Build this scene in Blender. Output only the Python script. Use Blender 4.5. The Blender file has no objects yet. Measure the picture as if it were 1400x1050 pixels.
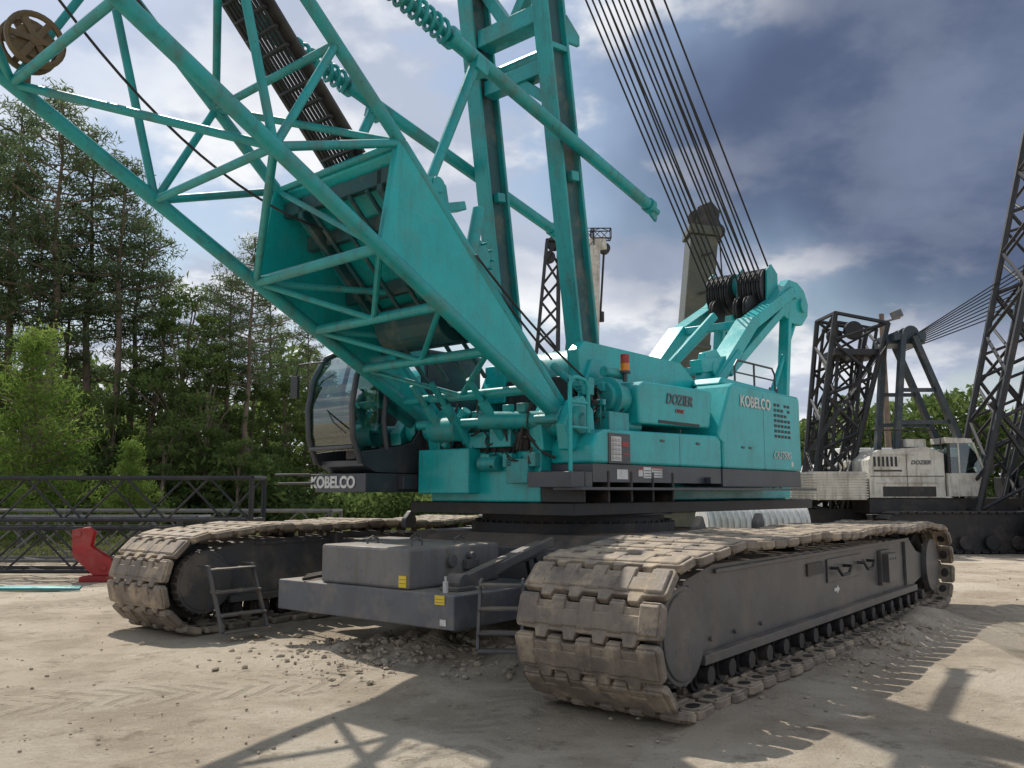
import bpy, math, random, bmesh
import numpy as np
from mathutils import Vector, Matrix
random.seed(7); rng=np.random.default_rng(7)
scene=bpy.context.scene
V=Vector
# ------------------------------------------------------------------ helpers
class MB:
    def __init__(s): s.v=[]; s.f=[]
    def add(s,vs,fs):
        o=len(s.v); s.v+=[tuple(v) for v in vs]; s.f+=[tuple(i+o for i in f) for f in fs]
    def box(s,x0,x1,y0,y1,z0,z1):
        s.add([(x0,y0,z0),(x1,y0,z0),(x1,y1,z0),(x0,y1,z0),(x0,y0,z1),(x1,y0,z1),(x1,y1,z1),(x0,y1,z1)],
              [(0,3,2,1),(4,5,6,7),(0,1,5,4),(1,2,6,5),(2,3,7,6),(3,0,4,7)])
    def beam(s,p,q,w,h=None,up=(0,0,1),w2=None,h2=None):
        h=w if h is None else h; w2=w if w2 is None else w2; h2=h if h2 is None else h2
        p=V(p);q=V(q);d=(q-p).normalized();u=V(up)
        if abs(d.dot(u))>0.99: u=V((1,0,0))
        a=d.cross(u).normalized(); b=a.cross(d).normalized()
        vs=[]
        for c,ww,hh in ((p,w,h),(q,w2,h2)):
            for i,j in ((-1,-1),(1,-1),(1,1),(-1,1)): vs.append(c+a*ww*.5*i+b*hh*.5*j)
        s.add(vs,[(0,3,2,1),(4,5,6,7),(0,1,5,4),(1,2,6,5),(2,3,7,6),(3,0,4,7)])
    def tube(s,p,q,r,n=10,r2=None):
        r2=r if r2 is None else r2
        p=V(p);q=V(q);d=(q-p).normalized();u=V((0,0,1)) if abs(d.z)<.95 else V((1,0,0))
        a=d.cross(u).normalized(); b=a.cross(d)
        vs=[]
        for c,rr in ((p,r),(q,r2)):
            for i in range(n):
                t=2*math.pi*i/n; vs.append(c+a*rr*math.cos(t)+b*rr*math.sin(t))
        fs=[(i,(i+1)%n,n+(i+1)%n,n+i) for i in range(n)]
        fs+=[tuple(range(n-1,-1,-1)),tuple(range(n,2*n))]
        s.add(vs,fs)
    def path(s,pts,r,n=7):
        pts=[V(p) for p in pts]; prev=None; vs=[]
        for i,p in enumerate(pts):
            d=(pts[min(i+1,len(pts)-1)]-pts[max(i-1,0)]).normalized()
            if prev is None:
                u=V((0,0,1)) if abs(d.z)<.9 else V((1,0,0)); a=d.cross(u).normalized()
            else:
                a=(prev-d*prev.dot(d)).normalized()
            prev=a; b=d.cross(a)
            for k in range(n):
                t=2*math.pi*k/n; vs.append(p+a*r*math.cos(t)+b*r*math.sin(t))
        fs=[]
        for i in range(len(pts)-1):
            for k in range(n):
                fs.append((i*n+k,i*n+(k+1)%n,(i+1)*n+(k+1)%n,(i+1)*n+k))
        m=len(pts)-1
        fs+=[tuple(range(n-1,-1,-1)),tuple(m*n+k for k in range(n))]
        s.add(vs,fs)
    def hose(s,p,q,sag,r,n=6,seg=10,side=(0,0,-1)):
        p=V(p);q=V(q);sd=V(side)
        s.path([p.lerp(q,t/seg)+sd*sag*4*(t/seg)*(1-t/seg) for t in range(seg+1)],r,n)
    def prism(s,poly,y0,y1):   # poly in xz
        n=len(poly)
        s.add([(x,y0,z) for x,z in poly]+[(x,y1,z) for x,z in poly],
              [tuple(range(n)),tuple(range(2*n-1,n-1,-1))]+[(i,(i+1)%n,n+(i+1)%n,n+i) for i in range(n)])
    def wheel(s,c,r,w,n=24,groove=0.0):  # axis y
        x,y,z=c
        prof=[(r,-w/2),(r,w/2)] if not groove else [(r,-w/2),(r,-w*.35),(r-groove,0),(r,w*.35),(r,w/2)]
        m=len(prof); vs=[]
        for rr,yy in prof:
            for i in range(n):
                t=2*math.pi*i/n; vs.append((x+rr*math.cos(t),y+yy,z+rr*math.sin(t)))
        fs=[(j*n+i,j*n+(i+1)%n,(j+1)*n+(i+1)%n,(j+1)*n+i) for j in range(m-1) for i in range(n)]
        fs+=[tuple(range(n)),tuple((m-1)*n+i for i in range(n-1,-1,-1))]
        s.add(vs,fs)
    def lattice(s,p0,p1,w0,w1,bays,rc,rl,up=(0,0,1),h0=None,h1=None,n=6):
        p0=V(p0);p1=V(p1);d=(p1-p0).normalized();u=V(up)
        a=d.cross(u).normalized(); b=a.cross(d).normalized()
        h0=h0 or w0; h1=h1 or w1
        C=[]
        for i in range(bays+1):
            t=i/bays;w=(w0+(w1-w0)*t)/2;h=(h0+(h1-h0)*t)/2;c=p0.lerp(p1,t)
            C.append([c+a*w*x+b*h*y for x,y in ((-1,-1),(1,-1),(1,1),(-1,1))])
        for k in range(4): s.tube(C[0][k],C[-1][k],rc,n)
        for i in range(bays):
            for k in range(4):
                k2=(k+1)%4
                if i%2: s.tube(C[i][k],C[i+1][k2],rl,5)
                else: s.tube(C[i][k2],C[i+1][k],rl,5)
        for i in (0,bays):
            for k in range(4): s.tube(C[i][k],C[i][(k+1)%4],rl*1.2,5)
    def obj(s,name,mat,parent=None,bevel=0,smooth=False,seg=1,recalc=True):
        me=bpy.data.meshes.new(name); me.from_pydata(s.v,[],s.f)
        if recalc:
            bm=bmesh.new(); bm.from_mesh(me); bmesh.ops.recalc_face_normals(bm,faces=bm.faces); bm.to_mesh(me); bm.free()
        me.materials.append(mat)
        if smooth:
            me.shade_smooth(); me.set_sharp_from_angle(angle=math.radians(38))
        o=bpy.data.objects.new(name,me); scene.collection.objects.link(o)
        if parent: o.parent=parent
        if bevel:
            m=o.modifiers.new('b','BEVEL'); m.width=bevel; m.segments=seg; m.limit_method='ANGLE'; m.angle_limit=math.radians(40)
        return o
def empty(name,loc=(0,0,0),rz=0,parent=None):
    e=bpy.data.objects.new(name,None); e.empty_display_size=.3; e.location=loc; e.rotation_euler=(0,0,rz)
    scene.collection.objects.link(e); e.parent=parent; return e
def text(s,size,loc,rot,mat,parent,name='lettering',shear=0,bold=0.0):
    c=bpy.data.curves.new(name,'FONT'); c.body=s; c.size=size; c.extrude=.004; c.shear=shear; c.offset=bold
    c.align_x='CENTER'; c.align_y='CENTER'
    o=bpy.data.objects.new(name,c); scene.collection.objects.link(o); o.location=loc; o.rotation_euler=rot; o.parent=parent
    c.materials.append(mat); return o
# ------------------------------------------------------------------ materials
def newmat(name):
    m=bpy.data.materials.new(name); m.use_nodes=True; nt=m.node_tree
    return m,nt,nt.nodes['Principled BSDF']
def N(nt,t,**k):
    n=nt.nodes.new(t)
    for a,b in k.items(): setattr(n,a,b)
    return n
def mixc(nt,a,b,fac):
    m=N(nt,'ShaderNodeMix',data_type='RGBA')
    for s,val in ((m.inputs[6],a),(m.inputs[7],b),(m.inputs[0],fac)):
        if isinstance(val,(tuple,list)): s.default_value=(*val[:3],1)
        elif isinstance(val,(int,float)): s.default_value=val
        else: nt.links.new(val,s)
    return m.outputs[2]
def rng_(nt,x,lo,hi,mul=1.0,smooth=True):
    r=N(nt,'ShaderNodeMapRange'); 
    if smooth: r.interpolation_type='SMOOTHSTEP'
    r.inputs[1].default_value=lo; r.inputs[2].default_value=hi; r.inputs[4].default_value=mul
    nt.links.new(x,r.inputs[0]); return r.outputs[0]
def rawnoise(nt,co,scale,detail=4,rough=.6,vecscale=None,off=None):
    if vecscale or off:
        mp=N(nt,'ShaderNodeMapping'); 
        if vecscale: mp.inputs['Scale'].default_value=vecscale
        if off: mp.inputs['Location'].default_value=off
        nt.links.new(co,mp.inputs[0]); co=mp.outputs[0]
    n=N(nt,'ShaderNodeTexNoise'); n.inputs['Scale'].default_value=scale; n.inputs['Detail'].default_value=detail; n.inputs['Roughness'].default_value=rough
    nt.links.new(co,n.inputs['Vector']); return n
def noisef(nt,co,scale,detail=4,rough=.6,lo=.4,hi=.6,mul=1.0,vecscale=None):
    return rng_(nt,rawnoise(nt,co,scale,detail,rough,vecscale).outputs[0],lo,hi,mul)
def math_(nt,op,a,b=None,clamp=False):
    m=N(nt,'ShaderNodeMath',operation=op,use_clamp=clamp)
    for i,val in enumerate((a,b)):
        if val is None: continue
        if isinstance(val,(int,float)): m.inputs[i].default_value=val
        else: nt.links.new(val,m.inputs[i])
    return m.outputs[0]
def paint(name,col,dark=None,dirt=(.30,.25,.19),dirt_amt=.35,top=.5,rough=.4,metal=0,spots=.25,bump=.003,sc=1.0,streak=.3):
    m,nt,p=newmat(name); co=N(nt,'ShaderNodeTexCoord').outputs['Object']
    dark=dark or tuple(c*.6 for c in col)
    n1=rawnoise(nt,co,2.0*sc,6,.68)
    s1=N(nt,'ShaderNodeSeparateColor'); nt.links.new(n1.outputs['Color'],s1.inputs[0])
    c=mixc(nt,col,dark,rng_(nt,s1.outputs[0],.38,.66,.75))
    if streak>0.05: c=mixc(nt,c,tuple(x*.4 for x in dirt),noisef(nt,co,3.0*sc,3,.6,.5,.72,streak,vecscale=(3,3,.35)))
    d=rng_(nt,s1.outputs[1],.48,.66,dirt_amt)
    g=N(nt,'ShaderNodeNewGeometry'); sp=N(nt,'ShaderNodeSeparateXYZ'); nt.links.new(g.outputs['Normal'],sp.inputs[0])
    up=rng_(nt,sp.outputs[2],.4,1,top,False)
    upn=math_(nt,'MULTIPLY',up,rng_(nt,s1.outputs[2],.35,.6,1))
    d=math_(nt,'ADD',d,upn,True)
    c=mixc(nt,c,dirt,d)
    if spots: c=mixc(nt,c,tuple(x*.25 for x in dark),noisef(nt,co,24*sc,2,.8,.65,.69,spots))
    nt.links.new(c,p.inputs['Base Color'])
    r=math_(nt,'ADD',math_(nt,'MULTIPLY',d,.45),rough,True); nt.links.new(r,p.inputs['Roughness'])
    p.inputs['Metallic'].default_value=metal
    if bump:
        b=N(nt,'ShaderNodeBump'); b.inputs['Strength'].default_value=.5; b.inputs['Distance'].default_value=bump
        n=rawnoise(nt,co,14*sc,3); nt.links.new(n.outputs[0],b.inputs['Height']); nt.links.new(b.outputs[0],p.inputs['Normal'])
    return m
TEAL=paint('teal_paint',(.012,.42,.42),(.010,.34,.345),dirt=(.10,.22,.20),dirt_amt=.22,top=.22,rough=.25,spots=.3,bump=.0015,streak=.22)
TEALD=paint('teal_paint_worn',(.013,.34,.345),(.013,.25,.255),dirt=(.13,.17,.14),dirt_amt=.42,top=.4,rough=.36,spots=.6,bump=.003,streak=.4)
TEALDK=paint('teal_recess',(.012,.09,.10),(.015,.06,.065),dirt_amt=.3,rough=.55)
GREY=paint('dark_grey_paint',(.055,.062,.075),(.035,.04,.05),dirt=(.22,.19,.15),dirt_amt=.22,top=.35,rough=.38)
FRAME=paint('frame_grey',(.10,.098,.10),(.06,.06,.063),dirt=(.25,.20,.15),dirt_amt=.5,top=.75,rough=.42,bump=.004,spots=.5,streak=.6)
WGT=paint('weight_grey',(.17,.165,.165),(.12,.12,.125),dirt=(.31,.26,.20),dirt_amt=.5,top=.7,rough=.55,bump=.004,spots=.5,streak=.6)
GREY2=paint('weight_base_grey',(.11,.12,.138),(.08,.085,.10),dirt=(.28,.24,.19),dirt_amt=.4,top=.8,rough=.5,streak=.5)
SHOE=paint('track_steel',(.23,.185,.145),(.11,.092,.078),dirt=(.46,.37,.265),dirt_amt=.75,top=.65,rough=.6,metal=.1,bump=.008,spots=.6,sc=1.6,streak=.35)
BLACK=paint('black_steel',(.022,.022,.024),(.014,.014,.016),dirt=(.14,.11,.085),dirt_amt=.4,top=.35,rough=.5)
BLK2=paint('black_lattice',(.022,.024,.028),(.014,.014,.016),dirt=(.10,.08,.07),dirt_amt=.35,top=.2,rough=.5,bump=0,streak=0)
RUB=paint('rubber',(.015,.015,.016),dirt_amt=.15,rough=.6,bump=0,streak=0,spots=0)
ROPE=paint('wire_rope',(.018,.018,.02),dirt_amt=.1,top=.05,rough=.6,bump=0,streak=0,spots=0)
WHITE=paint('white_paint',(.70,.70,.68),(.55,.55,.53),dirt=(.35,.3,.24),dirt_amt=.3,top=.2,rough=.5,bump=0)
CREAM=paint('cream_paint',(.66,.635,.56),(.5,.47,.4),dirt=(.25,.2,.15),dirt_amt=.45,top=.2,rough=.5,bump=0,streak=.5)
BROWN=paint('brown_wheel',(.16,.10,.04),(.08,.05,.03),dirt_amt=.3,rough=.5)
OLIVE=paint('olive_paint',(.075,.085,.055),(.05,.055,.04),dirt=(.2,.17,.12),dirt_amt=.3,top=.2)
RED=paint('red_paint',(.42,.02,.02),dirt_amt=.2,top=.15,bump=0,streak=0,spots=0)
YEL=paint('yellow_label',(.75,.55,.03),dirt_amt=.1,top=.1,bump=0,spots=0,streak=0)
ORANGE=paint('amber_lens',(.8,.25,.02),dirt_amt=0,top=0,rough=.15,bump=0,spots=0,streak=0)
LTXT=paint('label_ink',(.10,.10,.11),dirt_amt=0,top=0,bump=0,streak=0,spots=0)
BARK=paint('bark',(.20,.15,.115),(.11,.085,.065),dirt=(.28,.23,.18),dirt_amt=.3,top=0,rough=.9,bump=0,streak=0,spots=0)
def glassmat():
    m,nt,p=newmat('cab_glass'); nt.nodes.remove(p); out=nt.nodes['Material Output']
    tr=N(nt,'ShaderNodeBsdfTransparent'); tr.inputs[0].default_value=(.45,.58,.56,1)
    gl=N(nt,'ShaderNodeBsdfGlossy'); gl.inputs[0].default_value=(.9,.95,.95,1); gl.inputs['Roughness'].default_value=.03
    fr=N(nt,'ShaderNodeFresnel'); fr.inputs[0].default_value=1.5
    mx=N(nt,'ShaderNodeMixShader'); f=math_(nt,'ADD',fr.outputs[0],.10,True)
    nt.links.new(f,mx.inputs[0]); nt.links.new(tr.outputs[0],mx.inputs[1]); nt.links.new(gl.outputs[0],mx.inputs[2]); nt.links.new(mx.outputs[0],out.inputs[0]); return m
GLASS=glassmat()
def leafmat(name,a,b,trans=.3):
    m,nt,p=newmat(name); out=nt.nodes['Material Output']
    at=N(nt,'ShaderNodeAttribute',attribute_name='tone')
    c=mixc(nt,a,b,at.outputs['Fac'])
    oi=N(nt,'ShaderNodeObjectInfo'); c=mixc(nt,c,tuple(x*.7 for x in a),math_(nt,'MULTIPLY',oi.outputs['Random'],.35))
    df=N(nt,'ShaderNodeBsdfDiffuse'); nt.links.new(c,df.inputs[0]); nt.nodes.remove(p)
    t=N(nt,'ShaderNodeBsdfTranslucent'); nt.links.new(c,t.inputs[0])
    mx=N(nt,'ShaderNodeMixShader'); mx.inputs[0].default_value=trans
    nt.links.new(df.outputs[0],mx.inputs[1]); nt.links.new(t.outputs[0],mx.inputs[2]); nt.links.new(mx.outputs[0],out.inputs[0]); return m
NEEDLE=leafmat('pine_needles',(.085,.125,.065),(.20,.26,.12),.45)
LEAF=leafmat('broad_leaves',(.075,.12,.042),(.20,.27,.085),.45)
BRIGHT=leafmat('young_pine_needles',(.13,.22,.045),(.34,.44,.11),.45)
GRASSM=leafmat('grass_blades',(.12,.15,.05),(.24,.25,.11))
# ------------------------------------------------------------------ camera
cam_d=bpy.data.cameras.new('camera'); cam=bpy.data.objects.new('camera',cam_d); scene.collection.objects.link(cam)
cam_d.sensor_width=36; cam_d.lens=36*1180/1400; cam_d.clip_end=3000; cam_d.clip_start=.05
cam.location=(0,0,1.75); cam.rotation_euler=(math.radians(97.1),0,0); scene.camera=cam
# ------------------------------------------------------------------ light
el=math.radians(53); sd=V((-.50,.866,0)).normalized()*math.cos(el)+V((0,0,math.sin(el)))
sl=bpy.data.lights.new('sun','SUN'); sl.energy=4.4; sl.angle=math.radians(.6); sl.color=(1,.95,.87)
so=bpy.data.objects.new('sun',sl); scene.collection.objects.link(so); so.rotation_euler=(-sd).to_track_quat('-Z','Y').to_euler(); so.location=(0,0,60)
w=bpy.data.worlds.new('World'); scene.world=w; w.use_nodes=True; nt=w.node_tree; bg=nt.nodes['Background']
sky=N(nt,'ShaderNodeTexSky',sky_type='NISHITA'); sky.sun_disc=False; sky.sun_elevation=el; sky.sun_rotation=math.atan2(sd.x,sd.y)%(2*math.pi); sky.air_density=1.3; sky.dust_density=1.2
tc=N(nt,'ShaderNodeTexCoord'); D=tc.outputs['Generated']
sep=N(nt,'ShaderNodeSeparateXYZ'); nt.links.new(D,sep.inputs[0])
zz=math_(nt,'ADD',math_(nt,'MAXIMUM',sep.outputs[2],0.0),.30)
cmb=N(nt,'ShaderNodeCombineXYZ'); nt.links.new(math_(nt,'DIVIDE',sep.outputs[0],zz),cmb.inputs[0]); nt.links.new(math_(nt,'DIVIDE',sep.outputs[1],zz),cmb.inputs[1]); cmb.inputs[2].default_value=5.3
P=cmb.outputs[0]
na=rawnoise(nt,P,2.1,7,.53); nb_=rawnoise(nt,P,2.1,7,.53,off=(-.05,.10,0))
cov=rng_(nt,na.outputs[0],.43,.515)
lit=rng_(nt,math_(nt,'SUBTRACT',na.outputs[0],nb_.outputs[0]),-.055,.07)
thick=rng_(nt,na.outputs[0],.50,.72)
ccol=mixc(nt,(5.0,5.6,6.9),(9.8,9.9,10.1),lit)
ccol=mixc(nt,ccol,(4.3,4.8,6.1),math_(nt,'MULTIPLY',thick,.65))
def blob(dirv,scale,r0,r1,amp,ns):
    vm=N(nt,'ShaderNodeVectorMath',operation='SUBTRACT'); nt.links.new(D,vm.inputs[0]); vm.inputs[1].default_value=V(dirv).normalized()
    v2=N(nt,'ShaderNodeVectorMath',operation='MULTIPLY'); nt.links.new(vm.outputs[0],v2.inputs[0]); v2.inputs[1].default_value=scale
    v3=N(nt,'ShaderNodeVectorMath',operation='LENGTH'); nt.links.new(v2.outputs[0],v3.inputs[0])
    dd=math_(nt,'ADD',v3.outputs['Value'],rng_(nt,ns,.25,.75,amp))
    r=N(nt,'ShaderNodeMapRange',interpolation_type='SMOOTHSTEP')
    r.inputs[1].default_value=r0; r.inputs[2].default_value=r1; r.inputs[3].default_value=1; r.inputs[4].default_value=0
    nt.links.new(dd,r.inputs[0]); return r.outputs[0]
ln=rawnoise(nt,D,2.3,5,.5)
b1=blob((.60,.93,.44),(1,1,1.65),.36,.60,.20,ln.outputs[0])
dk=mixc(nt,(.80,1.10,2.0),(1.7,2.15,3.3),rng_(nt,na.outputs[0],.40,.68))
b2=blob((-.50,.86,.60),(1,1,1.3),.12,.42,.15,ln.outputs[0])
haze=rng_(nt,sep.outputs[2],.0,.22)
skyb=mixc(nt,(6.6,7.2,8.0),sky.outputs[0],haze)
skyc=mixc(nt,skyb,ccol,math_(nt,'MULTIPLY',math_(nt,'MULTIPLY',cov,.95),math_(nt,'SUBTRACT',1.0,math_(nt,'MULTIPLY',b2,.75))))
skyc=mixc(nt,skyc,dk,math_(nt,'MULTIPLY',b1,.95))
nt.links.new(skyc,bg.inputs[0]); bg.inputs[1].default_value=.1
scene.view_settings.view_transform='Standard'; scene.view_settings.look='None'; scene.view_settings.exposure=0
# ------------------------------------------------------------------ ground
def build_ground():
    n=320; s=np.linspace(-1,1,n); g=1.5*np.sinh(6.3*s)
    X,Y=np.meshgrid(g,g+9.5,indexing='xy')
    def gauss(cx,cy,sx,sy,h,a=0):
        c,s_=math.cos(a),math.sin(a); dx=(X-cx)*c+(Y-cy)*s_; dy=-(X-cx)*s_+(Y-cy)*c
        return h*np.exp(-(dx/sx)**2-(dy/sy)**2)
    R=np.hypot(X,Y-9.5); fall=np.clip(1-R/45,0,1)
    nz=np.zeros_like(X)
    for k in range(14):
        a=rng.uniform(0,6.28); f=rng.uniform(.8,6); nz+=np.sin((X*math.cos(a)+Y*math.sin(a))*f+rng.uniform(0,6.28))*(.010/ (f**.6))
    lumps=gauss(-.7,9.7,1.3,.55,.20)+gauss(4.6,10.6,1.6,.22,.16,math.radians(52))+gauss(5.6,11.9,.8,.3,.15,.9)
    fr=np.zeros_like(X)
    for k in range(18):
        a=rng.uniform(0,6.28); f=rng.uniform(6,20); fr+=np.sin((X*math.cos(a)+Y*math.sin(a))*f+rng.uniform(0,6.28))
    Z=nz*fall-.012+lumps*(1+.25*fr/3)
    v=np.stack([X.ravel(),Y.ravel(),Z.ravel()],1)
    idx=np.arange(n*n).reshape(n,n)
    f=np.stack([idx[:-1,:-1],idx[:-1,1:],idx[1:,1:],idx[1:,:-1]],-1).reshape(-1,4)
    me=bpy.data.meshes.new('ground'); me.from_pydata(v.tolist(),[],f.tolist()); me.shade_smooth()
    o=bpy.data.objects.new('ground',me); scene.collection.objects.link(o)
    m,nt,p=newmat('sandy_ground'); co=N(nt,'ShaderNodeTexCoord').outputs['Object']
    a=rawnoise(nt,co,.5,7,.68); sc=N(nt,'ShaderNodeSeparateColor'); nt.links.new(a.outputs['Color'],sc.inputs[0])
    c=mixc(nt,(.56,.475,.365),(.41,.34,.255),rng_(nt,sc.outputs[0],.42,.60))
    c=mixc(nt,c,(.64,.565,.45),rng_(nt,sc.outputs[1],.5,.66,.7))
    b_=rawnoise(nt,co,2.2,7,.74); sb=N(nt,'ShaderNodeSeparateColor'); nt.links.new(b_.outputs['Color'],sb.inputs[0])
    c=mixc(nt,c,(.24,.195,.145),rng_(nt,sb.outputs[0],.54,.66,.65))
    bump_h=None
    for rot,offx,per,wid in ((62,1.4,7.0,.42),(18,2.2,9.0,.36)):
        mp=N(nt,'ShaderNodeMapping'); mp.inputs['Rotation'].default_value=(0,0,math.radians(rot)); mp.inputs['Location'].default_value=(offx,0,0); nt.links.new(co,mp.inputs[0])
        sx=N(nt,'ShaderNodeSeparateXYZ'); nt.links.new(mp.outputs[0],sx.inputs[0])
        md=math_(nt,'PINGPONG',sx.outputs[0],per/2); band=math_(nt,'SUBTRACT',1.0,rng_(nt,md,wid*.8,wid))
        lug=math_(nt,'SINE',math_(nt,'MULTIPLY',math_(nt,'ADD',sx.outputs[1],math_(nt,'MULTIPLY',md,.8)),26.0))
        lug=rng_(nt,lug,-.1,.5)
        pr=math_(nt,'MULTIPLY',math_(nt,'MULTIPLY',band,lug),rng_(nt,sb.outputs[1],.42,.56))
        c=mixc(nt,c,(.32,.265,.20),math_(nt,'MULTIPLY',pr,.6)); c=mixc(nt,c,(.46,.39,.30),math_(nt,'MULTIPLY',band,.3))
        bump_h=pr if bump_h is None else math_(nt,'ADD',bump_h,pr)
    gv=rawnoise(nt,co,42,3,.7); gs=N(nt,'ShaderNodeSeparateColor'); nt.links.new(gv.outputs['Color'],gs.inputs[0])
    c=mixc(nt,c,(.17,.145,.12),rng_(nt,gs.outputs[0],.60,.68,.65)); c=mixc(nt,c,(.70,.65,.56),rng_(nt,gs.outputs[1],.62,.69,.7))
    nt.links.new(c,p.inputs['Base Color']); p.inputs['Roughness'].default_value=.95; p.inputs['Specular IOR Level'].default_value=.12
    n1=rawnoise(nt,co,9,7,.78)
    hh=math_(nt,'SUBTRACT',math_(nt,'ADD',n1.outputs[0],math_(nt,'MULTIPLY',gs.outputs[1],.18)),math_(nt,'MULTIPLY',bump_h,.3))
    b=N(nt,'ShaderNodeBump'); b.inputs['Strength'].default_value=1; b.inputs['Distance'].default_value=.07; nt.links.new(hh,b.inputs['Height']); nt.links.new(b.outputs[0],p.inputs['Normal'])
    me.materials.append(m)
build_ground()
def clods():
    mb=MB(); ph=(1+5**.5)/2
    ico=[(-1,ph,0),(1,ph,0),(-1,-ph,0),(1,-ph,0),(0,-1,ph),(0,1,ph),(0,-1,-ph),(0,1,-ph),(ph,0,-1),(ph,0,1),(-ph,0,-1),(-ph,0,1)]
    icf=[(0,11,5),(0,5,1),(0,1,7),(0,7,10),(0,10,11),(1,5,9),(5,11,4),(11,10,2),(10,7,6),(7,1,8),(3,9,4),(3,4,2),(3,2,6),(3,6,8),(3,8,9),(4,9,5),(2,4,11),(6,2,10),(8,6,7),(9,8,1)]
    def rock(c,r):
        sx,sy,sz=random.uniform(.6,1.2),random.uniform(.6,1.2),random.uniform(.4,.8)
        mb.add([(c[0]+x*r*.55*sx*random.uniform(.75,1.2),c[1]+y*r*.55*sy*random.uniform(.75,1.2),c[2]+z*r*.55*sz*random.uniform(.75,1.2)) for x,y,z in ico],icf)
    for i in range(1300):
        a,b=random.gauss(0,.95),random.gauss(0,.5); h=.20*math.exp(-(a/1.3)**2-(b/.55)**2)
        rock((-.7+a,9.7+b,h*.95),.01+.05*random.random()**3)
    e=V((.616,.788,0))
    for i in range(600):
        t=random.gauss(0,1.3); s=random.gauss(0,.2); p=V((4.6,10.6,0))+e*t+V((.788,-.616,0))*s
        rock((p.x,p.y,.16*math.exp(-(t/1.6)**2-(s/.22)**2)*.95),.008+.04*random.random()**3)
    for i in range(2600):
        y=3+17*random.random()**1.3; x=random.uniform(-.75,.75)*y
        rock((x,y,-.004),.004+.018*random.random()**3)
    m=paint('dry_soil',(.36,.30,.225),(.25,.20,.15),dirt=(.46,.39,.30),dirt_amt=.4,top=.3,rough=.95,bump=.01,streak=0)
    mb.obj('dirt_clods',m)
clods()
# ================================================================== MAIN CRANE
O=(.873,12.564,0)
crane=empty('crawler_crane',O,0)
low=empty('undercarriage',(0,0,0),math.radians(52),crane)
upp=empty('upperworks',(0,0,0),math.radians(49),crane)
def track_path():
    pts=[]
    for t in np.linspace(0,1,60): pts.append((-4.15+t*8.6,0))
    for a in np.linspace(-90,88,40)[1:]: pts.append((4.45+.62*math.cos(math.radians(a)),.62+.62*math.sin(math.radians(a))))
    top=[(4.45,1.24),(3.6,1.305),(2.4,1.27),(1.2,1.33),(0,1.29),(-1.2,1.335),(-2.2,1.30),(-3.2,1.33),(-4.15,1.24)]
    for i in range(len(top)-1):
        for t in np.linspace(0,1,8)[1:]: pts.append((top[i][0]+(top[i+1][0]-top[i][0])*t,top[i][1]+(top[i+1][1]-top[i][1])*t))
    for a in np.linspace(92,268,40)[1:]: pts.append((-4.15+.62*math.cos(math.radians(a)),.62+.62*math.sin(math.radians(a))))
    pts=np.array(pts); d=np.hypot(*(np.diff(np.vstack([pts,pts[:1]]),axis=0).T)); L=d.sum(); cs=np.concatenate([[0],np.cumsum(d)])
    n=int(round(L/.33)); P=np.vstack([pts,pts[:1]]); out=[]
    for i in range(n):
        s=(i+.5)*L/n
        def at(s): 
            s=s%L; return np.array([np.interp(s,cs,P[:,0]),np.interp(s,cs,P[:,1])])
        c=at(s); t=at(s+.15)-at(s-.15); t/=np.linalg.norm(t); out.append((c,t))
    return out
TP=track_path()
def pad(poly,n0,n1,k=1.0):
    n=len(poly); cx=sum(p[0] for p in poly)/n; cy=sum(p[1] for p in poly)/n
    vs=[(u,w,n0) for u,w in poly]+[(cx+(u-cx)*k,cy+(w-cy)*k,n1) for u,w in poly]
    fs=[tuple(range(n)),tuple(range(2*n-1,n-1,-1))]+[(i,(i+1)%n,n+(i+1)%n,n+i) for i in range(n)]
    return vs,fs
def bx(u0,u1,w0,w1,n0,n1,k=1.0): return pad([(u0,w0),(u1,w0),(u1,w1),(u0,w1)],n0,n1,k)
lead=[(.115,-.64)]; trail=[]
for c_ in (-.40,-.135,.135,.40):
    lead+=[(.125,c_-.062),(.185,c_-.045),(.185,c_+.045),(.125,c_+.062)]
lead+=[(.115,.64),(.08,.66),(-.12,.66),(-.155,.63)]
for c_ in (.40,.135,-.135,-.40):
    trail+=[(-.155,c_+.075),(-.105,c_+.062),(-.105,c_-.062),(-.155,c_-.075)]
trail+=[(-.155,-.63),(-.12,-.66),(.08,-.66)]
shoe=[pad(lead+trail,-.075,-.012)]
for c0,c1 in ((-.63,-.46),(-.335,-.20),(-.07,.07),(.20,.335),(.46,.63)): shoe.append(bx(-.14,.10,c0,c1,-.0125,.006,.86))
shoe.append(bx(-.05,.085,-.60,.60,-.0123,.0,.93))
for sg in (-1,1):
    shoe.append(bx(-.09,.09,sg*.25,sg*.33,-.13,-.07)); shoe.append(bx(-.05,.05,sg*.10,sg*.16,-.18,-.07))
    shoe.append(bx(-.13,.10,sg*.40,sg*.43,-.10,-.07)); shoe.append(bx(-.13,.10,sg*.61,sg*.64,-.09,-.07))
pocket=[]
for sg in (-1,1):
    pocket.append(pad([(-.01+.075*math.cos(a)*(1 if abs(math.cos(a))<.9 else .95),sg*.52+.055*math.sin(a)) for a in np.linspace(0,2*math.pi,13)[:-1]],-.0785,-.074))
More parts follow.
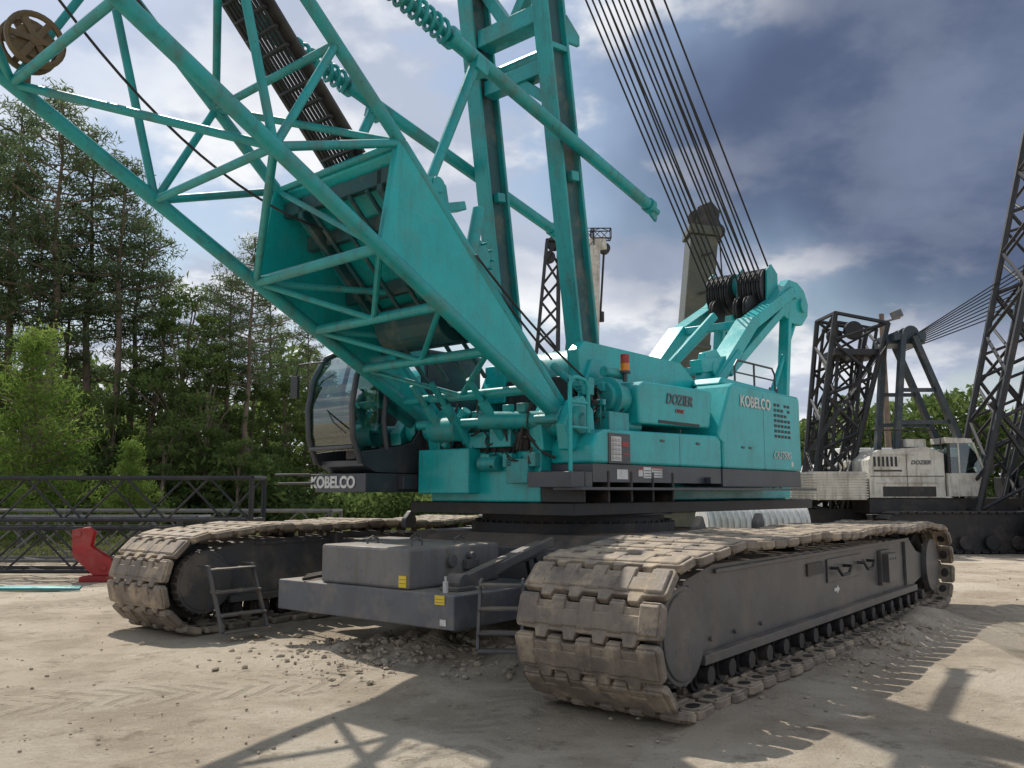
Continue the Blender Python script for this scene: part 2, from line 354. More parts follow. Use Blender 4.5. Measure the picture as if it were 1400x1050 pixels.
def tracks(yc,name):
    mb=MB(); mp=MB()
    for c,t in TP:
        ja=random.uniform(-.03,.03); T=V((t[0],0,t[1])); Nn=V((t[1],0,-t[0]))
        T2=(T+Nn*ja).normalized(); N2=(Nn-T*ja).normalized(); base=V((c[0],yc+random.uniform(-.006,.006),c[1]))+Nn*random.uniform(-.010,.002)
        for vs,fs in shoe: mb.add([base+T2*u+V((0,1,0))*w+N2*n_ for u,w,n_ in vs],fs)
        for vs,fs in pocket: mp.add([base+T2*u+V((0,1,0))*w+N2*n_ for u,w,n_ in vs],fs)
    mp.obj(name+'_pockets',BLACK,low)
    return mb.obj(name,SHOE,low,bevel=.007,seg=1)
for sg,nm in ((-1,'near'),(1,'far')):
    yc=3.30*sg
    tracks(yc,'track_shoes_'+nm)
    mb=MB()
    poly=[(-3.95,.36),(3.2,.36),(3.7,.42),(4.25,.5),(4.25,.78),(3.75,.86),(3.35,1.06),(-3.3,1.12),(-3.85,1.02),(-4.1,.85)]
    mb.prism(poly,yc-.40,yc+.40)
    mb.box(-3.7,3.3,yc-.50,yc-.402,.33,.41); mb.box(-3.7,3.3,yc+.402,yc+.50,.33,.41)
    mb.box(-3.3,3.25,yc-.43,yc-.402,1.04,1.08); mb.box(-3.3,3.25,yc+.402,yc+.43,1.04,1.08)
    for s2 in (-1,1):
        y=yc+s2*.402
        mb.box(1.75,2.15,min(y,y+s2*.13),max(y,y+s2*.13),.56,.93); mb.box(1.70,2.2,min(y,y+s2*.05),max(y,y+s2*.05),.52,.97)
        mb.box(-.35,.95,min(y,y+s2*.02),max(y,y+s2*.02),.72,.98)
        mb.box(2.98,3.02,min(y,y+s2*.04),max(y,y+s2*.04),.41,1.03)
        for x in (1.82,1.95,2.08): mb.wheel((x,y+s2*.13,.86),.014,.02,8)
        for x in (-3.4,-2.9,-2.3): mb.wheel((x,y+s2*.01,.50),.02,.03,8)
    mb.obj('side_frame_'+nm,FRAME,low,bevel=.012,seg=2)
    mb=MB()
    for s2 in (-1,1):
        y=yc+s2*.44
        mb.wheel((-4.10,y,.62),.385,.14,40); mb.wheel((-4.10,y+s2*.075,.62),.345,.02,40)
        for k in range(26):
            a=k/26*2*math.pi; mb.tube((-4.10+.385*math.cos(a),y-s2*.06,.62+.385*math.sin(a)),(-4.10+.385*math.cos(a),y+s2*.06,.62+.385*math.sin(a)),.02,6)
        mb.wheel((4.4,y,.62),.40,.08,24)
    mb.obj('idlers_'+nm,FRAME,low,bevel=.006,smooth=True)
    mb=MB()
    for k in range(18):
        x=-3.6+k*.425
        for s2 in (-1,1): mb.wheel((x,yc+s2*.30,.24),.155,.16,18); mb.wheel((x,yc+s2*.42,.24),.075,.16,12); mb.wheel((x,yc+s2*.39,.24),.12,.03,16)
    for k in range(4): mb.wheel((-2.6+k*1.75,yc,1.17),.07,.5,14)
    mb.wheel((-4.1,yc,.62),.46,.5,28); mb.wheel((4.4,yc,.62),.46,.5,28)
    for cx in (-4.1,4.4):
        for k in range(12):
            a=k/12*2*math.pi; c=V((cx+.48*math.cos(a),yc,.62+.48*math.sin(a))); d=V((math.cos(a),0,math.sin(a)))*.05
            mb.beam(c-d,c+d,.12,.12,up=(0,1,0))
    mb.obj('rollers_'+nm,BLACK,low,smooth=True)
    mb=MB()
    y=yc-.50
    for x0,x1 in ((-.25,.2),(.75,1.15)):
        mb.path([(x0,y+.08,.88),(x0+.02,y,.88),(x0+.1,y-.02,.80),(x1-.1,y-.02,.80),(x1,y-.02,.88),(x1,y+.08,.88)],.02,6)
    mb.box(-1.0,-.5,y+.076,y+.096,.84,.97)
    mb.obj('frame_handles_'+nm,BLACK,low)
mb=MB(); mb.prism([(-.1,.60),(0,.60),(0,.57),(.09,.62),(0,.67),(0,.64),(-.1,.64)],-3.706,-3.7035)
mb.obj('direction_arrow',WHITE,low)
# ---- carbody
mb=MB()
mb.prism([(-1.9,.55),(1.9,.55),(1.9,1.0),(1.6,1.22),(-1.6,1.22),(-1.9,1.0)],-1.55,1.55)
for x in (-1.55,1.55): mb.box(x-.36,x+.36,-2.95,2.95,.5,1.08)
for sg in (-1,1):
    for x in (-1.55,1.55): mb.box(x-.45,x+.45,sg*2.9-.12,sg*2.9+.12,.45,1.16)
    for x in (-.9,.9): mb.prism([(x-.12,1.2),(x-.12,1.34),(x+.0,1.46),(x+.05,1.46),(x+.12,1.34),(x+.12,1.2)],sg*2.4-.05,sg*2.4+.05)
mb.obj('carbody',FRAME,low,bevel=.02,seg=2)
mb=MB(); mb.tube((0,0,1.20),(0,0,1.34),1.45,48); mb.tube((0,0,1.34),(0,0,1.44),1.30,48); mb.tube((0,0,1.44),(0,0,1.60),1.42,48)
for k in range(60):
    a=k/60*2*math.pi; mb.tube((1.38*math.cos(a),1.38*math.sin(a),1.34),(1.38*math.cos(a),1.38*math.sin(a),1.37),.025,6)
mb.obj('slewing_ring',BLACK,low,smooth=True)
mb=MB(); mb.box(-4.0,-2.3,-1.3,1.45,.40,.735); mb.obj('carbody_weight_base',GREY2,low,bevel=.015,seg=2)
mb=MB(); mb.box(-3.93,-2.45,-.62,.78,.737,1.16); mb.obj('carbody_weight_block',WGT,low,bevel=.03,seg=2)
mb=MB()
for y in (-.3,.4):
    for x in (-3.5,-2.8): mb.path([(x-.08,y,1.15),(x-.08,y,1.21),(x,y,1.24),(x+.08,y,1.21),(x+.08,y,1.15)],.015,6)
mb.beam((-3.6,-1.0,.80),(-2.3,-1.1,1.12),.12,.14); mb.beam((-3.2,-1.0,.86),(-2.4,-1.35,1.2),.07,.09)
mb.wheel((-3.6,-1.0,.82),.09,.2,16); mb.box(-3.75,-3.45,-1.12,-.88,.737,.78)
mb.wheel((-3.3,-.64,1.0),.07,.06,14); mb.wheel((-3.0,-.65,1.04),.045,.1,14); mb.box(-3.1,-2.9,-.70,-.622,.9,1.0)
mb.beam((-2.4,-1.6,1.1),(-3.0,-1.45,.74),.06,.08); mb.box(-2.6,-2.3,-2.3,-1.4,.95,1.08)
mb.obj('weight_fittings',FRAME,low,bevel=.008)
mb=MB(); mb.box(-4.008,-4.003,-1.18,-1.05,.64,.73); mb.box(-3.938,-3.933,-.58,-.47,.76,.88); mb.obj('caution_labels',YEL,low)
mb=MB(); mb.box(-4.010,-4.008,-1.17,-1.06,.66,.665); mb.box(-4.010,-4.008,-1.17,-1.06,.69,.695); mb.box(-3.940,-3.938,-.57,-.48,.80,.805); mb.box(-3.940,-3.938,-.57,-.48,.84,.845); mb.obj('label_print',LTXT,low)
mb=MB(); mb.box(-4.008,-4.003,-1.20,-1.12,.44,.50); mb.tube((-3.85,-1.05,.737),(-3.85,-1.05,.85),.028,12); mb.tube((-3.85,-1.05,.85),(-3.85,-1.05,.90),.012,10); mb.obj('bottle',WHITE,low,smooth=True)
def steps(x,y,dx,dy,wx,wy,name,zt=.85,zb=.12):
    m=MB()
    a=V((x,y,zt));b=V((x+dx,y+dy,zb)); w_=V((wx,wy,0))
    for k in (0,1): m.beam(a+w_*k,b+w_*k,.03,.06)
    for t in (.05,.4,.75,1.0):
        c=a.lerp(b,t); m.beam(c,c+w_,.16,.025)
    m.path([a,a+V((-dx*.6,-dy*.6,.0))],.018,6); m.path([a+w_,a+w_+V((-dx*.6,-dy*.6,.0))],.018,6)
    return m.obj(name,FRAME,low,bevel=.004)
steps(-4.35,2.35,-.05,-.42,.62,0,'access_steps_far')
steps(-3.72,-1.40,-.30,-.22,0.22,-.36,'access_steps_near',.86,.26)
mb=MB()
for k in range(6): mb.hose((-2.3,-1.5+.12*k,1.0),(-1.7,-2.2+.3*k,1.05),.18+.04*k,.022)
for k in range(4): mb.hose((-4.0+.1*k,1.0+.1*k,.76),(-2.3,1.2+.05*k,.95),.03,.02)
mb.obj('hydraulic_hoses_lower',RUB,low,smooth=True)
# ---- upperworks
mb=MB()
mb.box(-1.9,5.4,-.95,.95,1.62,2.25)
mb.box(-2.12,-1.88,.05,.98,1.72,2.30)
brk=[(-1.9,2.24),(-1.3,2.24),(-1.35,2.75),(-1.55,2.92),(-1.75,2.85),(-1.95,2.55)]
mb.prism(brk,-1.0,-.80); mb.prism(brk,-1.36,-1.22); mb.prism(brk,.78,1.0)
mb.prism([(-1.1,2.2),(-.1,2.2),(-.3,3.2),(-.55,3.5),(-.8,3.5),(-.95,3.2)],-.95,-.83)
mb.prism([(-1.1,2.2),(-.1,2.2),(-.3,3.2),(-.55,3.5),(-.8,3.5),(-.95,3.2)],.80,.95)
mb.prism([(-1.0,3.35),(-1.05,3.6),(-.9,3.74),(1.6,3.72),(2.1,3.45),(2.1,3.2),(-1.0,3.2)],-.90,-.72)
mb.prism([(-.9,3.0),(-.9,3.55),(-.6,3.62),(1.5,3.6),(2.0,3.35),(2.0,3.0)],.5,.9)
mb.obj('revolving_frame',TEAL,upp,bevel=.02,seg=2)
mb=MB(); mb.box(-1.85,5.2,-1.42,1.42,1.46,1.615); mb.box(-.9,1.9,-.70,.48,2.3,3.3)
for k in range(5): mb.box(-1.9+k*.5,-1.86+k*.5,-1.6,-.953,1.62,2.0)
mb.obj('frame_underside',BLACK,upp,bevel=.01)
mb=MB()
mb.prism([(-1.72,2.085),(1.5,2.085),(1.5,2.56),(-1.45,2.50),(-1.62,2.44),(-1.72,2.3)],-1.60,-.96)
mb.prism([(1.52,2.085),(4.34,2.085),(4.34,3.30),(4.28,3.36),(1.92,3.38),(1.80,3.32),(1.38,2.58),(1.40,2.5),(1.52,2.45)],-1.62,-.97)
mb.prism([(-.55,2.62),(1.32,2.66),(1.42,3.16),(1.36,3.22),(-.42,3.19),(-.60,3.1)],-1.52,-1.0)
mb.prism([(1.9,3.385),(4.0,3.365),(3.9,3.45),(2.0,3.5)],-1.4,-.9)
mb.box(2.2,4.34,.97,1.6,2.08,3.3); mb.box(-.60,2.19,.97,1.6,2.08,3.1)
mb.obj('side_housing',TEAL,upp,bevel=.035,seg=3)
mb=MB()
mb.box(-1.70,1.50,-1.585,-.97,1.86,2.082); mb.box(1.515,4.32,-1.60,-.98,1.82,2.082)
mb.box(-2.15,-1.73,-1.60,-.96,1.80,1.98); mb.box(-1.40,-.93,-1.612,-1.58,2.09,2.46)
mb.box(1.0,1.12,-1.68,-1.60,1.86,1.95); mb.box(-2.1,4.7,-1.72,-1.3,1.765,1.80)
for x in (0.3,2.9): mb.box(x-.004,x+.004,-1.6235 if x>1 else -1.6035,-1.59,2.09,3.3 if x>1.6 else 2.5)
for x in (-.2,.75,2.1,2.35): mb.box(x,x+.10,-1.632 if x>1.5 else -1.612,-1.59,2.40,2.43)
mb.obj('lower_skirt',GREY,upp,bevel=.012)
mb=MB()
for i in range(7):
    for j in range(5):
        if (i+j)%9==8: continue
        x=3.30+j*.13; z=2.62+i*.085; mb.box(x,x+.085,-1.626,-1.60,z,z+.045)
mb.box(-.1,1.0,-1.53,-1.5,2.66,2.70)
mb.obj('vent_slots',BLACK,upp)
mb=MB(); mb.box(-1.36,-1.14,-1.619,-1.613,2.12,2.42); mb.box(-.60,-.42,-1.592,-1.587,1.92,2.06); mb.box(-.40,-.15,-1.592,-1.587,1.93,2.06); mb.box(-1.2,-.96,-1.591,-1.5865,1.9,2.02); mb.box(3.9,3.98,-1.626,-1.621,2.16,2.24)
mb.box(-.72,-.62,-1.592,-1.587,1.94,2.04)
mb.obj('warning_plates',WHITE,upp)
mb=MB()
for i in range(5):
    for j in range(3):
        x=-1.345+j*.067; z=2.14+i*.055; mb.box(x,x+.05,-1.6215,-1.6195,z,z+.008); mb.box(x,x+.035,-1.6215,-1.6195,z+.02,z+.026)
for i in range(3): mb.box(-.585,-.435,-1.595,-1.5925,1.94+i*.035,1.95+i*.035); mb.box(-.38,-.17,-1.595,-1.5925,1.95+i*.035,1.96+i*.035)
mb.obj('plate_print',LTXT,upp)
mb=MB(); mb.box(-1.12,-.98,-1.619,-1.613,2.30,2.36); mb.box(-1.1,-.97,-1.618,-1.612,2.2,2.22); mb.box(-.40,-.15,-1.596,-1.5925,2.045,2.06); mb.box(-.72,-.62,-1.596,-1.5925,2.02,2.04); mb.obj('red_labels',RED,upp)
rs=(math.radians(90),0,0)
text('KOBELCO',.235,(2.62,-1.630,3.12),rs,WHITE,upp,bold=.006)
text('CK2750G',.165,(3.55,-1.630,2.33),rs,WHITE,upp,shear=.3,bold=.001)
text('DOZIER',.20,(.45,-1.528,3.0),rs,LTXT,upp,shear=.25,bold=.004)
text('CRANE',.07,(.45,-1.528,2.85),rs,RED,upp,shear=.2,bold=.001)
mb=MB()
def rail(pts,r=.02): mb.path(pts,r,8)
rail([(-2.02,-1.5,1.95),(-2.02,-1.5,3.0),(-1.98,-1.5,3.08),(-1.9,-1.5,3.1),(-1.72,-1.5,3.08),(-1.66,-1.5,3.0),(-1.66,-1.5,2.45)],.026)
rail([(-2.02,-1.5,2.5),(-1.66,-1.5,2.5)]); rail([(-2.02,-1.5,2.8),(-1.66,-1.5,2.8)])
mb.obj('grab_rail',TEAL,upp,smooth=True)
mb=MB()
rail([(2.6,-1.3,3.45),(2.6,-1.3,3.75),(2.7,-1.3,3.85),(4.0,-1.3,3.85),(4.1,-1.3,3.75),(4.1,-1.3,3.4)],.018)
rail([(3.3,-1.3,3.45),(3.3,-1.3,3.85)],.018); rail([(2.6,-1.3,3.65),(4.1,-1.3,3.65)],.014)
for x in (4.55,4.85): rail([(x,-1.0,1.8),(x,-1.0,3.6)],.018)
for k in range(5): rail([(4.55,-1.0,2.0+k*.3),(4.85,-1.0,2.0+k*.3)],.014)
mb.obj('service_rails',GREY,upp,smooth=True)
mb=MB(); mb.tube((-.55,-1.3,3.19),(-.55,-1.3,3.30),.03,12); mb.tube((-.55,-1.3,3.30),(-.55,-1.3,3.33),.075,16); mb.obj('beacon_base',GREY,upp,smooth=True)
mb=MB(); mb.tube((-.55,-1.3,3.33),(-.55,-1.3,3.43),.06,16); mb.obj('beacon_lens_amber',ORANGE,upp,smooth=True)
mb=MB(); mb.tube((-.55,-1.3,3.432),(-.55,-1.3,3.55),.06,16); mb.obj('beacon_lens_red',RED,upp,smooth=True)
# machinery
mb=MB(); mh=MB()
mb.tube((-1.05,-1.25,2.95),(-.62,-1.25,2.95),.2,20); mb.tube((-.95,-1.25,2.95),(-.9,-1.25,2.95),.27,20)
mb.tube((-1.0,-1.3,2.6),(-.3,-1.3,2.6),.09,14); mb.box(-1.15,-.7,-1.45,-1.05,2.5,2.75)
mb.tube((-2.3,-.3,2.62),(-1.6,-1.3,2.62),.11,18); mb.tube((-2.2,.9,2.62),(-1.9,-1.25,2.62),.06,16)
mb.tube((-1.67,-1.42,2.61),(-1.67,1.3,2.61),.09,18); mb.wheel((-1.67,-1.38,2.61),.17,.08,24); mb.wheel((-1.67,-1.02,2.61),.2,.06,24)
mb.box(-2.05,-1.9,-.6,-.25,2.3,2.65); mb.box(-2.0,-1.9,-.15,.2,2.3,2.5); mb.tube((-2.0,.6,2.35),(-2.0,.2,2.8),.07,12)
mb.box(-2.02,-1.9,-.85,-.5,1.85,2.15); mb.wheel((-1.98,-.2,2.1),.1,.3,16); mb.box(-1.6,-1.2,-1.2,-1.0,2.3,2.6)
for k in range(5): mb.box(-2.0-.02*k,-1.9,-.95+.36*k,-.80+.36*k,2.05,2.22)
mb.tube((-1.2,-1.1,3.0),(-1.2,-.6,3.4),.05,12); mb.tube((-.9,-1.2,3.3),(-.4,-1.2,3.3),.07,12)
for y in (-.45,.20,.55): mb.tube((-1.95,y,2.35),(-2.35,y+.05,2.85),.065,14); mb.tube((-2.35,y+.05,2.85),(-2.6,y+.05,3.1),.04,12)
mb.wheel((-2.1,.45,2.55),.16,.5,20)
for k in range(8): 
    x=-1.15+.09*k; mb.tube((x,-1.32,2.56),(x,-1.32,2.9-.02*k),.016,8)
for k in range(14):
    x,y,z=random.uniform(-2.05,-1.9),random.uniform(-.9,.9),random.uniform(1.8,2.8); s_=random.uniform(.03,.08); mb.box(x-.05,x+.03,y-s_,y+s_,z-s_*.8,z+s_*.8)
for k in range(12):
    x,y,z=random.uniform(-1.5,-.7),random.uniform(-1.42,-1.2),random.uniform(2.52,3.2); s_=random.uniform(.03,.07); mb.box(x-s_,x+s_,y-.05,y+.05,z-s_,z+s_)
mb.wheel((-.35,0,3.3),.45,1.3,30); mb.wheel((1.1,0,3.2),.5,1.3,30)
mb.obj('machinery',TEALD,upp,bevel=.008,smooth=True)
random.seed(21)
for k in range(34):
    p=(-2.0+random.uniform(-.1,.1),random.uniform(-.95,.5),random.uniform(1.95,2.75)); q=(-1.95+random.uniform(-.1,.2),p[1]+random.uniform(-.35,.3),random.uniform(2.1,2.95))
    mh.hose(p,q,random.uniform(.04,.16),random.choice((.010,.013,.017)),seg=8,side=(-.5,random.uniform(-.5,.5),-.6))
for k in range(22):
    p=(-1.5+random.uniform(0,.5),-1.3+random.uniform(-.1,.2),random.uniform(2.5,2.9)); q=(p[0]+random.uniform(-.1,.7),-1.25+random.uniform(-.1,.2),random.uniform(2.55,3.2))
    mh.hose(p,q,random.uniform(.04,.14),random.choice((.010,.014)),seg=8,side=(0,-.7,random.choice((-.6,.6))))
mh.box(-1.9,-1.3,-.75,.75,2.25,2.5); mh.box(-1.1,-.65,-1.2,-1.0,2.6,3.1)
mh.obj('hydraulic_hoses',RUB,upp,smooth=True)
# ---- cab
mb=MB()
R=-.62
for y0,y1 in ((1.25,1.29),(2.19,2.23)):
    mb.prism([(R,2.0),(-2.62,2.0),(-2.86,2.12),(-2.93,2.26),(-2.2,2.36),(-1.98,2.42),(-1.86,2.56),(-1.80,2.8),(-1.80,3.70),(R,3.72)],y0,y1)
mb.prism([(R,2.0),(-2.62,2.0),(-2.80,2.08),(-2.80,2.16),(R,2.16)],1.29,2.19)
mb.prism([(R,3.62),(-2.55,3.62),(-2.62,3.68),(-2.5,3.74),(R,3.77)],1.29,2.19)
mb.box(R-.04,R,1.29,2.19,2.0,3.7)
for y in (1.27,2.21):
    mb.path([(x,y,z) for x,z in [(-2.86,2.12),(-3.0,2.45),(-3.03,2.85),(-2.96,3.25),(-2.78,3.58),(-2.5,3.72),(R,3.72)]],.042,8)
    mb.path([(-2.42,y,2.3),(-2.48,y,2.7),(-2.44,y,3.2),(-2.3,y,3.7)],.035,8)
mb.path([(-2.98,1.27,2.32),(-2.98,2.21,2.32)],.03,8); mb.path([(-2.62,1.27,3.66),(-2.62,2.21,3.66)],.035,8)
mb.prism([(-2.85,1.74),(-.8,1.74),(-.8,1.985),(-2.85,1.985)],1.18,2.25)
mb.box(-2.3,-1.2,1.06,1.175,1.78,1.96)
mb.box(-1.72,-.8,1.235,1.248,2.08,3.6); mb.box(-1.68,-1.58,1.21,1.236,2.85,2.88)
mb.obj('cab_shell',GREY,upp,bevel=.012,seg=2,smooth=True)
mb=MB()
g=[(-2.93,2.28),(-2.99,2.5),(-3.01,2.85),(-2.94,3.25),(-2.76,3.56),(-2.56,3.66)]
n=len(g); mb.add([(x,1.29,z) for x,z in g]+[(x,2.19,z) for x,z in g],[(i,i+1,n+i+1,n+i) for i in range(n-1)])
sidep=g+[(-1.82,3.68),(-1.82,2.8),(-1.88,2.58),(-2.0,2.44),(-2.2,2.38)]
for y in (1.272,2.208): mb.add([(x,y,z) for x,z in sidep],[tuple(range(len(sidep)))])
mb.obj('cab_glazing',GLASS,upp,smooth=True,recalc=False)
mb=MB()
mb.box(-2.1,-1.6,1.5,2.0,2.4,2.55); mb.prism([(-1.75,2.5),(-1.55,2.5),(-1.4,3.15),(-1.52,3.18)],1.52,1.98); mb.box(-1.62,-1.45,1.62,1.88,3.18,3.38)
mb.box(-2.4,-1.7,1.32,1.46,2.17,2.62); mb.box(-2.4,-1.7,2.04,2.16,2.17,2.62); mb.box(-2.85,-2.7,1.4,1.6,2.17,2.85); mb.box(-2.8,-2.74,1.36,1.62,2.85,3.1)
mb.beam((-2.3,1.4,2.6),(-2.35,1.4,2.85),.03); mb.beam((-2.3,2.1,2.6),(-2.35,2.1,2.85),.03); mb.box(-1.35,-.8,1.3,2.18,2.17,3.5)
mb.obj('cab_interior',BLACK,upp,bevel=.02,seg=2)
mb=MB(); mb.path([(-2.95,2.0,3.5),(-3.1,2.35,3.48),(-3.12,2.4,3.3)],.014,6); mb.box(-3.14,-3.10,2.32,2.48,3.02,3.32); mb.path([(-2.9,2.3,1.98),(-3.05,2.9,1.98),(-2.6,3.0,1.98),(-2.5,2.3,1.98)],.018,6)
mb.path([(-2.98,1.9,2.9),(-3.06,1.6,2.65),(-3.05,1.35,2.5)],.012,5); mb.path([(-2.88,2.25,1.86),(-2.9,3.05,1.86)],.02,6); mb.box(-2.6,-1.6,2.26,2.8,1.86,1.90)
mb.obj('cab_mirror_and_walkway',BLACK,upp,bevel=.004)
text('KOBELCO',.21,(-2.858,1.86,1.865),(math.radians(90),0,math.radians(-90)),WHITE,upp,bold=.008)
# ---- boom
def lowz(x): return 1.729+.529*abs(x)
def upz(x):
    a=abs(x)
    if a<4.35: return 2.72+(a-1.6)*(5.33-2.72)/(4.35-1.6)
    if a<7.0: return 5.33+(a-4.35)*.87
    return 5.33+2.65*.87+(a-7.0)*.529
boom=empty('boom',(0,0,0),0,upp)
mb=MB()
LX=[-4.6,-5.85,-7.3,-8.9,-10.5,-12.1,-13.7,-15.3,-16.9]; UX=[-4.35,-5.2,-6.5,-8.0,-9.6,-11.2,-12.8,-14.4,-16.0]
for y in (-1.1,1.1):
    mb.tube((-1.7,y,lowz(1.7)),(-16.9,y,lowz(16.9)),.078,14)
    mb.tube((-1.75,y,upz(1.75)),(-4.35,y,upz(4.35)),.06,12); mb.tube((-4.35,y,upz(4.35)),(-7,y,upz(7)),.066,14); mb.tube((-7,y,upz(7)),(-16,y,upz(16)),.066,14)
for i in range(len(LX)):
    l=lambda s,k=0:(LX[i+k],s*1.1,lowz(LX[i+k])); u=lambda s,k=0:(UX[i+k],s*1.1,upz(UX[i+k]))
    for s in (-1,1):
        mb.tube(l(s),u(s),.042,10)
        if i<len(LX)-1:
            if i%2==0: mb.tube(u(s),l(s,1),.045,10)
            else: mb.tube(l(s),u(s,1),.045,10)
    mb.tube(l(-1),l(1),.045,10); mb.tube(u(-1),u(1),.045,10)
    if i<len(LX)-1:
        mb.tube(l(-1 if i%2 else 1),l(1 if i%2 else -1,1),.042,10)
        mb.tube(u(1 if i%2 else -1),u(-1 if i%2 else 1,1),.042,10)
for i in (0,2,4): mb.tube((LX[i],-1.1,lowz(LX[i])),(UX[i],1.1,upz(UX[i])),.035,8)
prev=None
for k,x in enumerate((-4.6,-3.75,-3.0,-2.3)):
    mb.tube((x,-1.1,lowz(x)),(x,1.1,lowz(x)),.06,12)
    if prev is not None:
        mb.tube((prev,1.1,lowz(prev)),(x,0,lowz(x)),.035,8); mb.tube((prev,-1.1,lowz(prev)),(x,0,lowz(x)),.035,8)
    prev=x
for sg in (-1,1):
    mb.tube((-4.6,sg*1.1,lowz(4.6)),(-3.2,sg*.2,upz(3.2)-.1),.04,8); mb.tube((-3.75,sg*1.1,lowz(3.75)),(-2.7,sg*.3,upz(2.7)-.1),.035,8)
mb.obj('boom_lattice',TEALD,boom,smooth=True)
mb=MB()
for y in (-1.1,1.1):
    p=[(-1.62,2.50),(-1.50,2.62),(-1.58,2.80),(-4.30,5.36),(-4.42,5.33),(-4.60,4.30),(-4.64,lowz(4.64)),(-4.3,lowz(4.3)-.02),(-1.9,lowz(1.9)-.03)]
    mb.prism(p,y-.045,y+.045)
    mb.wheel((-1.67,y,2.61),.19,.2,28)
mb.prism([(-2.6,upz(2.6)-.02),(-4.34,upz(4.34)-.02),(-4.34,upz(4.34)-.06),(-2.6,upz(2.6)-.06)],-1.05,1.05)
mb.obj('boom_base_plates',TEAL,boom,bevel=.012,seg=2,smooth=True)
mb=MB()
for a,b in ((-.75,-.66),(.66,.75)): mb.prism([(-2.65,upz(2.65)-.1),(-4.3,upz(4.3)-.1),(-4.3,upz(4.3)-.35),(-2.65,upz(2.65)-.35)],a,b)
for x in (-2.7,-3.3,-3.9,-4.25): mb.box(x-.05,x+.05,-1.05,1.05,upz(x)-.24,upz(x)-.065)
mb.wheel((-3.0,0,upz(3.0)-.28),.28,1.1,24)
for y in (-.5,-.2,.15,.5): mb.tube((-4.3,y,upz(4.3)-.3),(-2.4,y,upz(2.4)-.35),.03,8)
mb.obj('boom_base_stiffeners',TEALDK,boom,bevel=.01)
mb=MB()
mb.wheel((-2.65,-.55,4.55),.24,.10,26); mb.wheel((-2.65,-.62,4.55),.14,.12,20); mb.wheel((-2.65,.2,4.55),.2,1.3,26); mb.wheel((-2.65,.85,4.55),.24,.1,26)
for y in (-.5,.8): mb.prism([(-2.2,upz(2.2)),(-3.1,upz(3.1)),(-2.85,4.6),(-2.65,4.75),(-2.5,4.6)],y-.03,y+.03)
mb.tube((-3.1,-.85,4.2),(-2.9,-.85,5.05),.075,14); mb.tube((-3.1,-.85,4.2),(-2.2,-.85,3.6),.06,14)
bp=[(-4.15,upz(4.15)),(-3.6,upz(3.6)),(-3.7,5.05),(-3.85,5.12),(-4.0,5.05)]
mb.beam((-3.9,-.95,4.75),(-3.3,-.95,4.95),.16,.1); mb.prism(bp,-1.12,-.98); mb.prism(bp,-.86,-.80); mb.prism(bp,.9,1.05)
mb.wheel((-3.83,-.96,5.02),.09,.36,18)
for a in range(10):
    t=a/10*2*math.pi; mb.tube((-2.65+.19*math.cos(t),-.70,4.55+.19*math.sin(t)),(-2.65+.19*math.cos(t),-.55,4.55+.19*math.sin(t)),.018,6)
mb.obj('boom_winch_and_brackets',TEALD,boom,bevel=.008,smooth=True)
def bz(x): return 5.98+(.87-x)*.218
mb=MB(); ms=MB()
for y in (-.92,.92):
    mb.tube((-6.2,y,bz(-6.2)),(-3.2,y,bz(-3.2)),.055,14); mb.tube((-3.5,y,bz(-3.5)),(.70,y,bz(.70)),.088,18)
    mb.tube((-3.5,y,bz(-3.5)),(-3.42,y,bz(-3.42)),.13,18); mb.tube((.70,y,bz(.70)),(.80,y,bz(.80)),.11,18); mb.tube((.80,y,bz(.80)),(.98,y,bz(.98)),.05,12)
    mb.prism([(.66,bz(.66)-.1),(.92,bz(.92)-.17),(.96,bz(.96)-.02),(.8,bz(.8)-.02)],y-.02,y+.02)
    mb.tube((-3.83,y*1.03,5.02),(-3.02,y,bz(-3.02)),.055,14,.07); mb.beam((-3.12,y,bz(-3.12)-.1),(-2.92,y,bz(-2.92)-.1),.2,.16)
    mb.tube((-6.2,y,bz(-6.2)),(-6.4,y,upz(6.4)),.05,10)
    pts=[]
    for i in range(13*12+1):
        t=i/(13*12); a=t*13*2*math.pi; x=-5.0+t*1.45
        pts.append((x,y+.115*math.cos(a),bz(x)+.115*math.sin(a)))
    ms.path(pts,.026,6)
mb.obj('backstops',TEALD,boom,smooth=True); ms.obj('backstop_springs',TEALD,boom,smooth=True)
# mast
def mx(z): return -.63-.155*(z-3.7)
mb=MB(); md=MB()
for y in (-.68,.66):
    a=V((mx(3.25),y,3.25)); b=V((mx(14),y,14)); d=(b-a).normalized(); f=V((-d.z,0,d.x))
    for s in (-1,1): mb.beam(a+f*s*.19,b+f*s*.19,.05,.26,up=(0,1,0))
    mb.beam(a,b,.37,.10,up=(0,1,0))
    for t in (.0,.42,.8,.99):
        c=a.lerp(b,t); mb.beam(c-d*.04,c+d*.04,.36,.24,up=(0,1,0))
    mb.wheel((mx(3.3),y,3.2),.24,.34,26)
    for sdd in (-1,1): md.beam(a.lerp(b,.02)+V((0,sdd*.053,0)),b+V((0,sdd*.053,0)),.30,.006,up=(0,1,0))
    mb.beam(a.lerp(b,.25)+V((0,-.12,0)),a.lerp(b,.262)+V((0,-.12,0)),.16,.1,up=(0,1,0))
za,zb=7.55,8.25
mb.beam((mx(za),-.55,za),(mx(za),.53,za),.22,.22); mb.beam((mx(zb),-.55,zb),(mx(zb),.53,zb),.3,.26); mb.beam((mx(za),-.6,za-.5),(mx(za),.0,za),.14,.14)
mb.beam((mx(zb),-.6,zb+.9),(mx(zb),.0,zb),.16,.16); mb.beam((mx(zb),.6,zb+.9),(mx(zb),.0,zb),.16,.16)
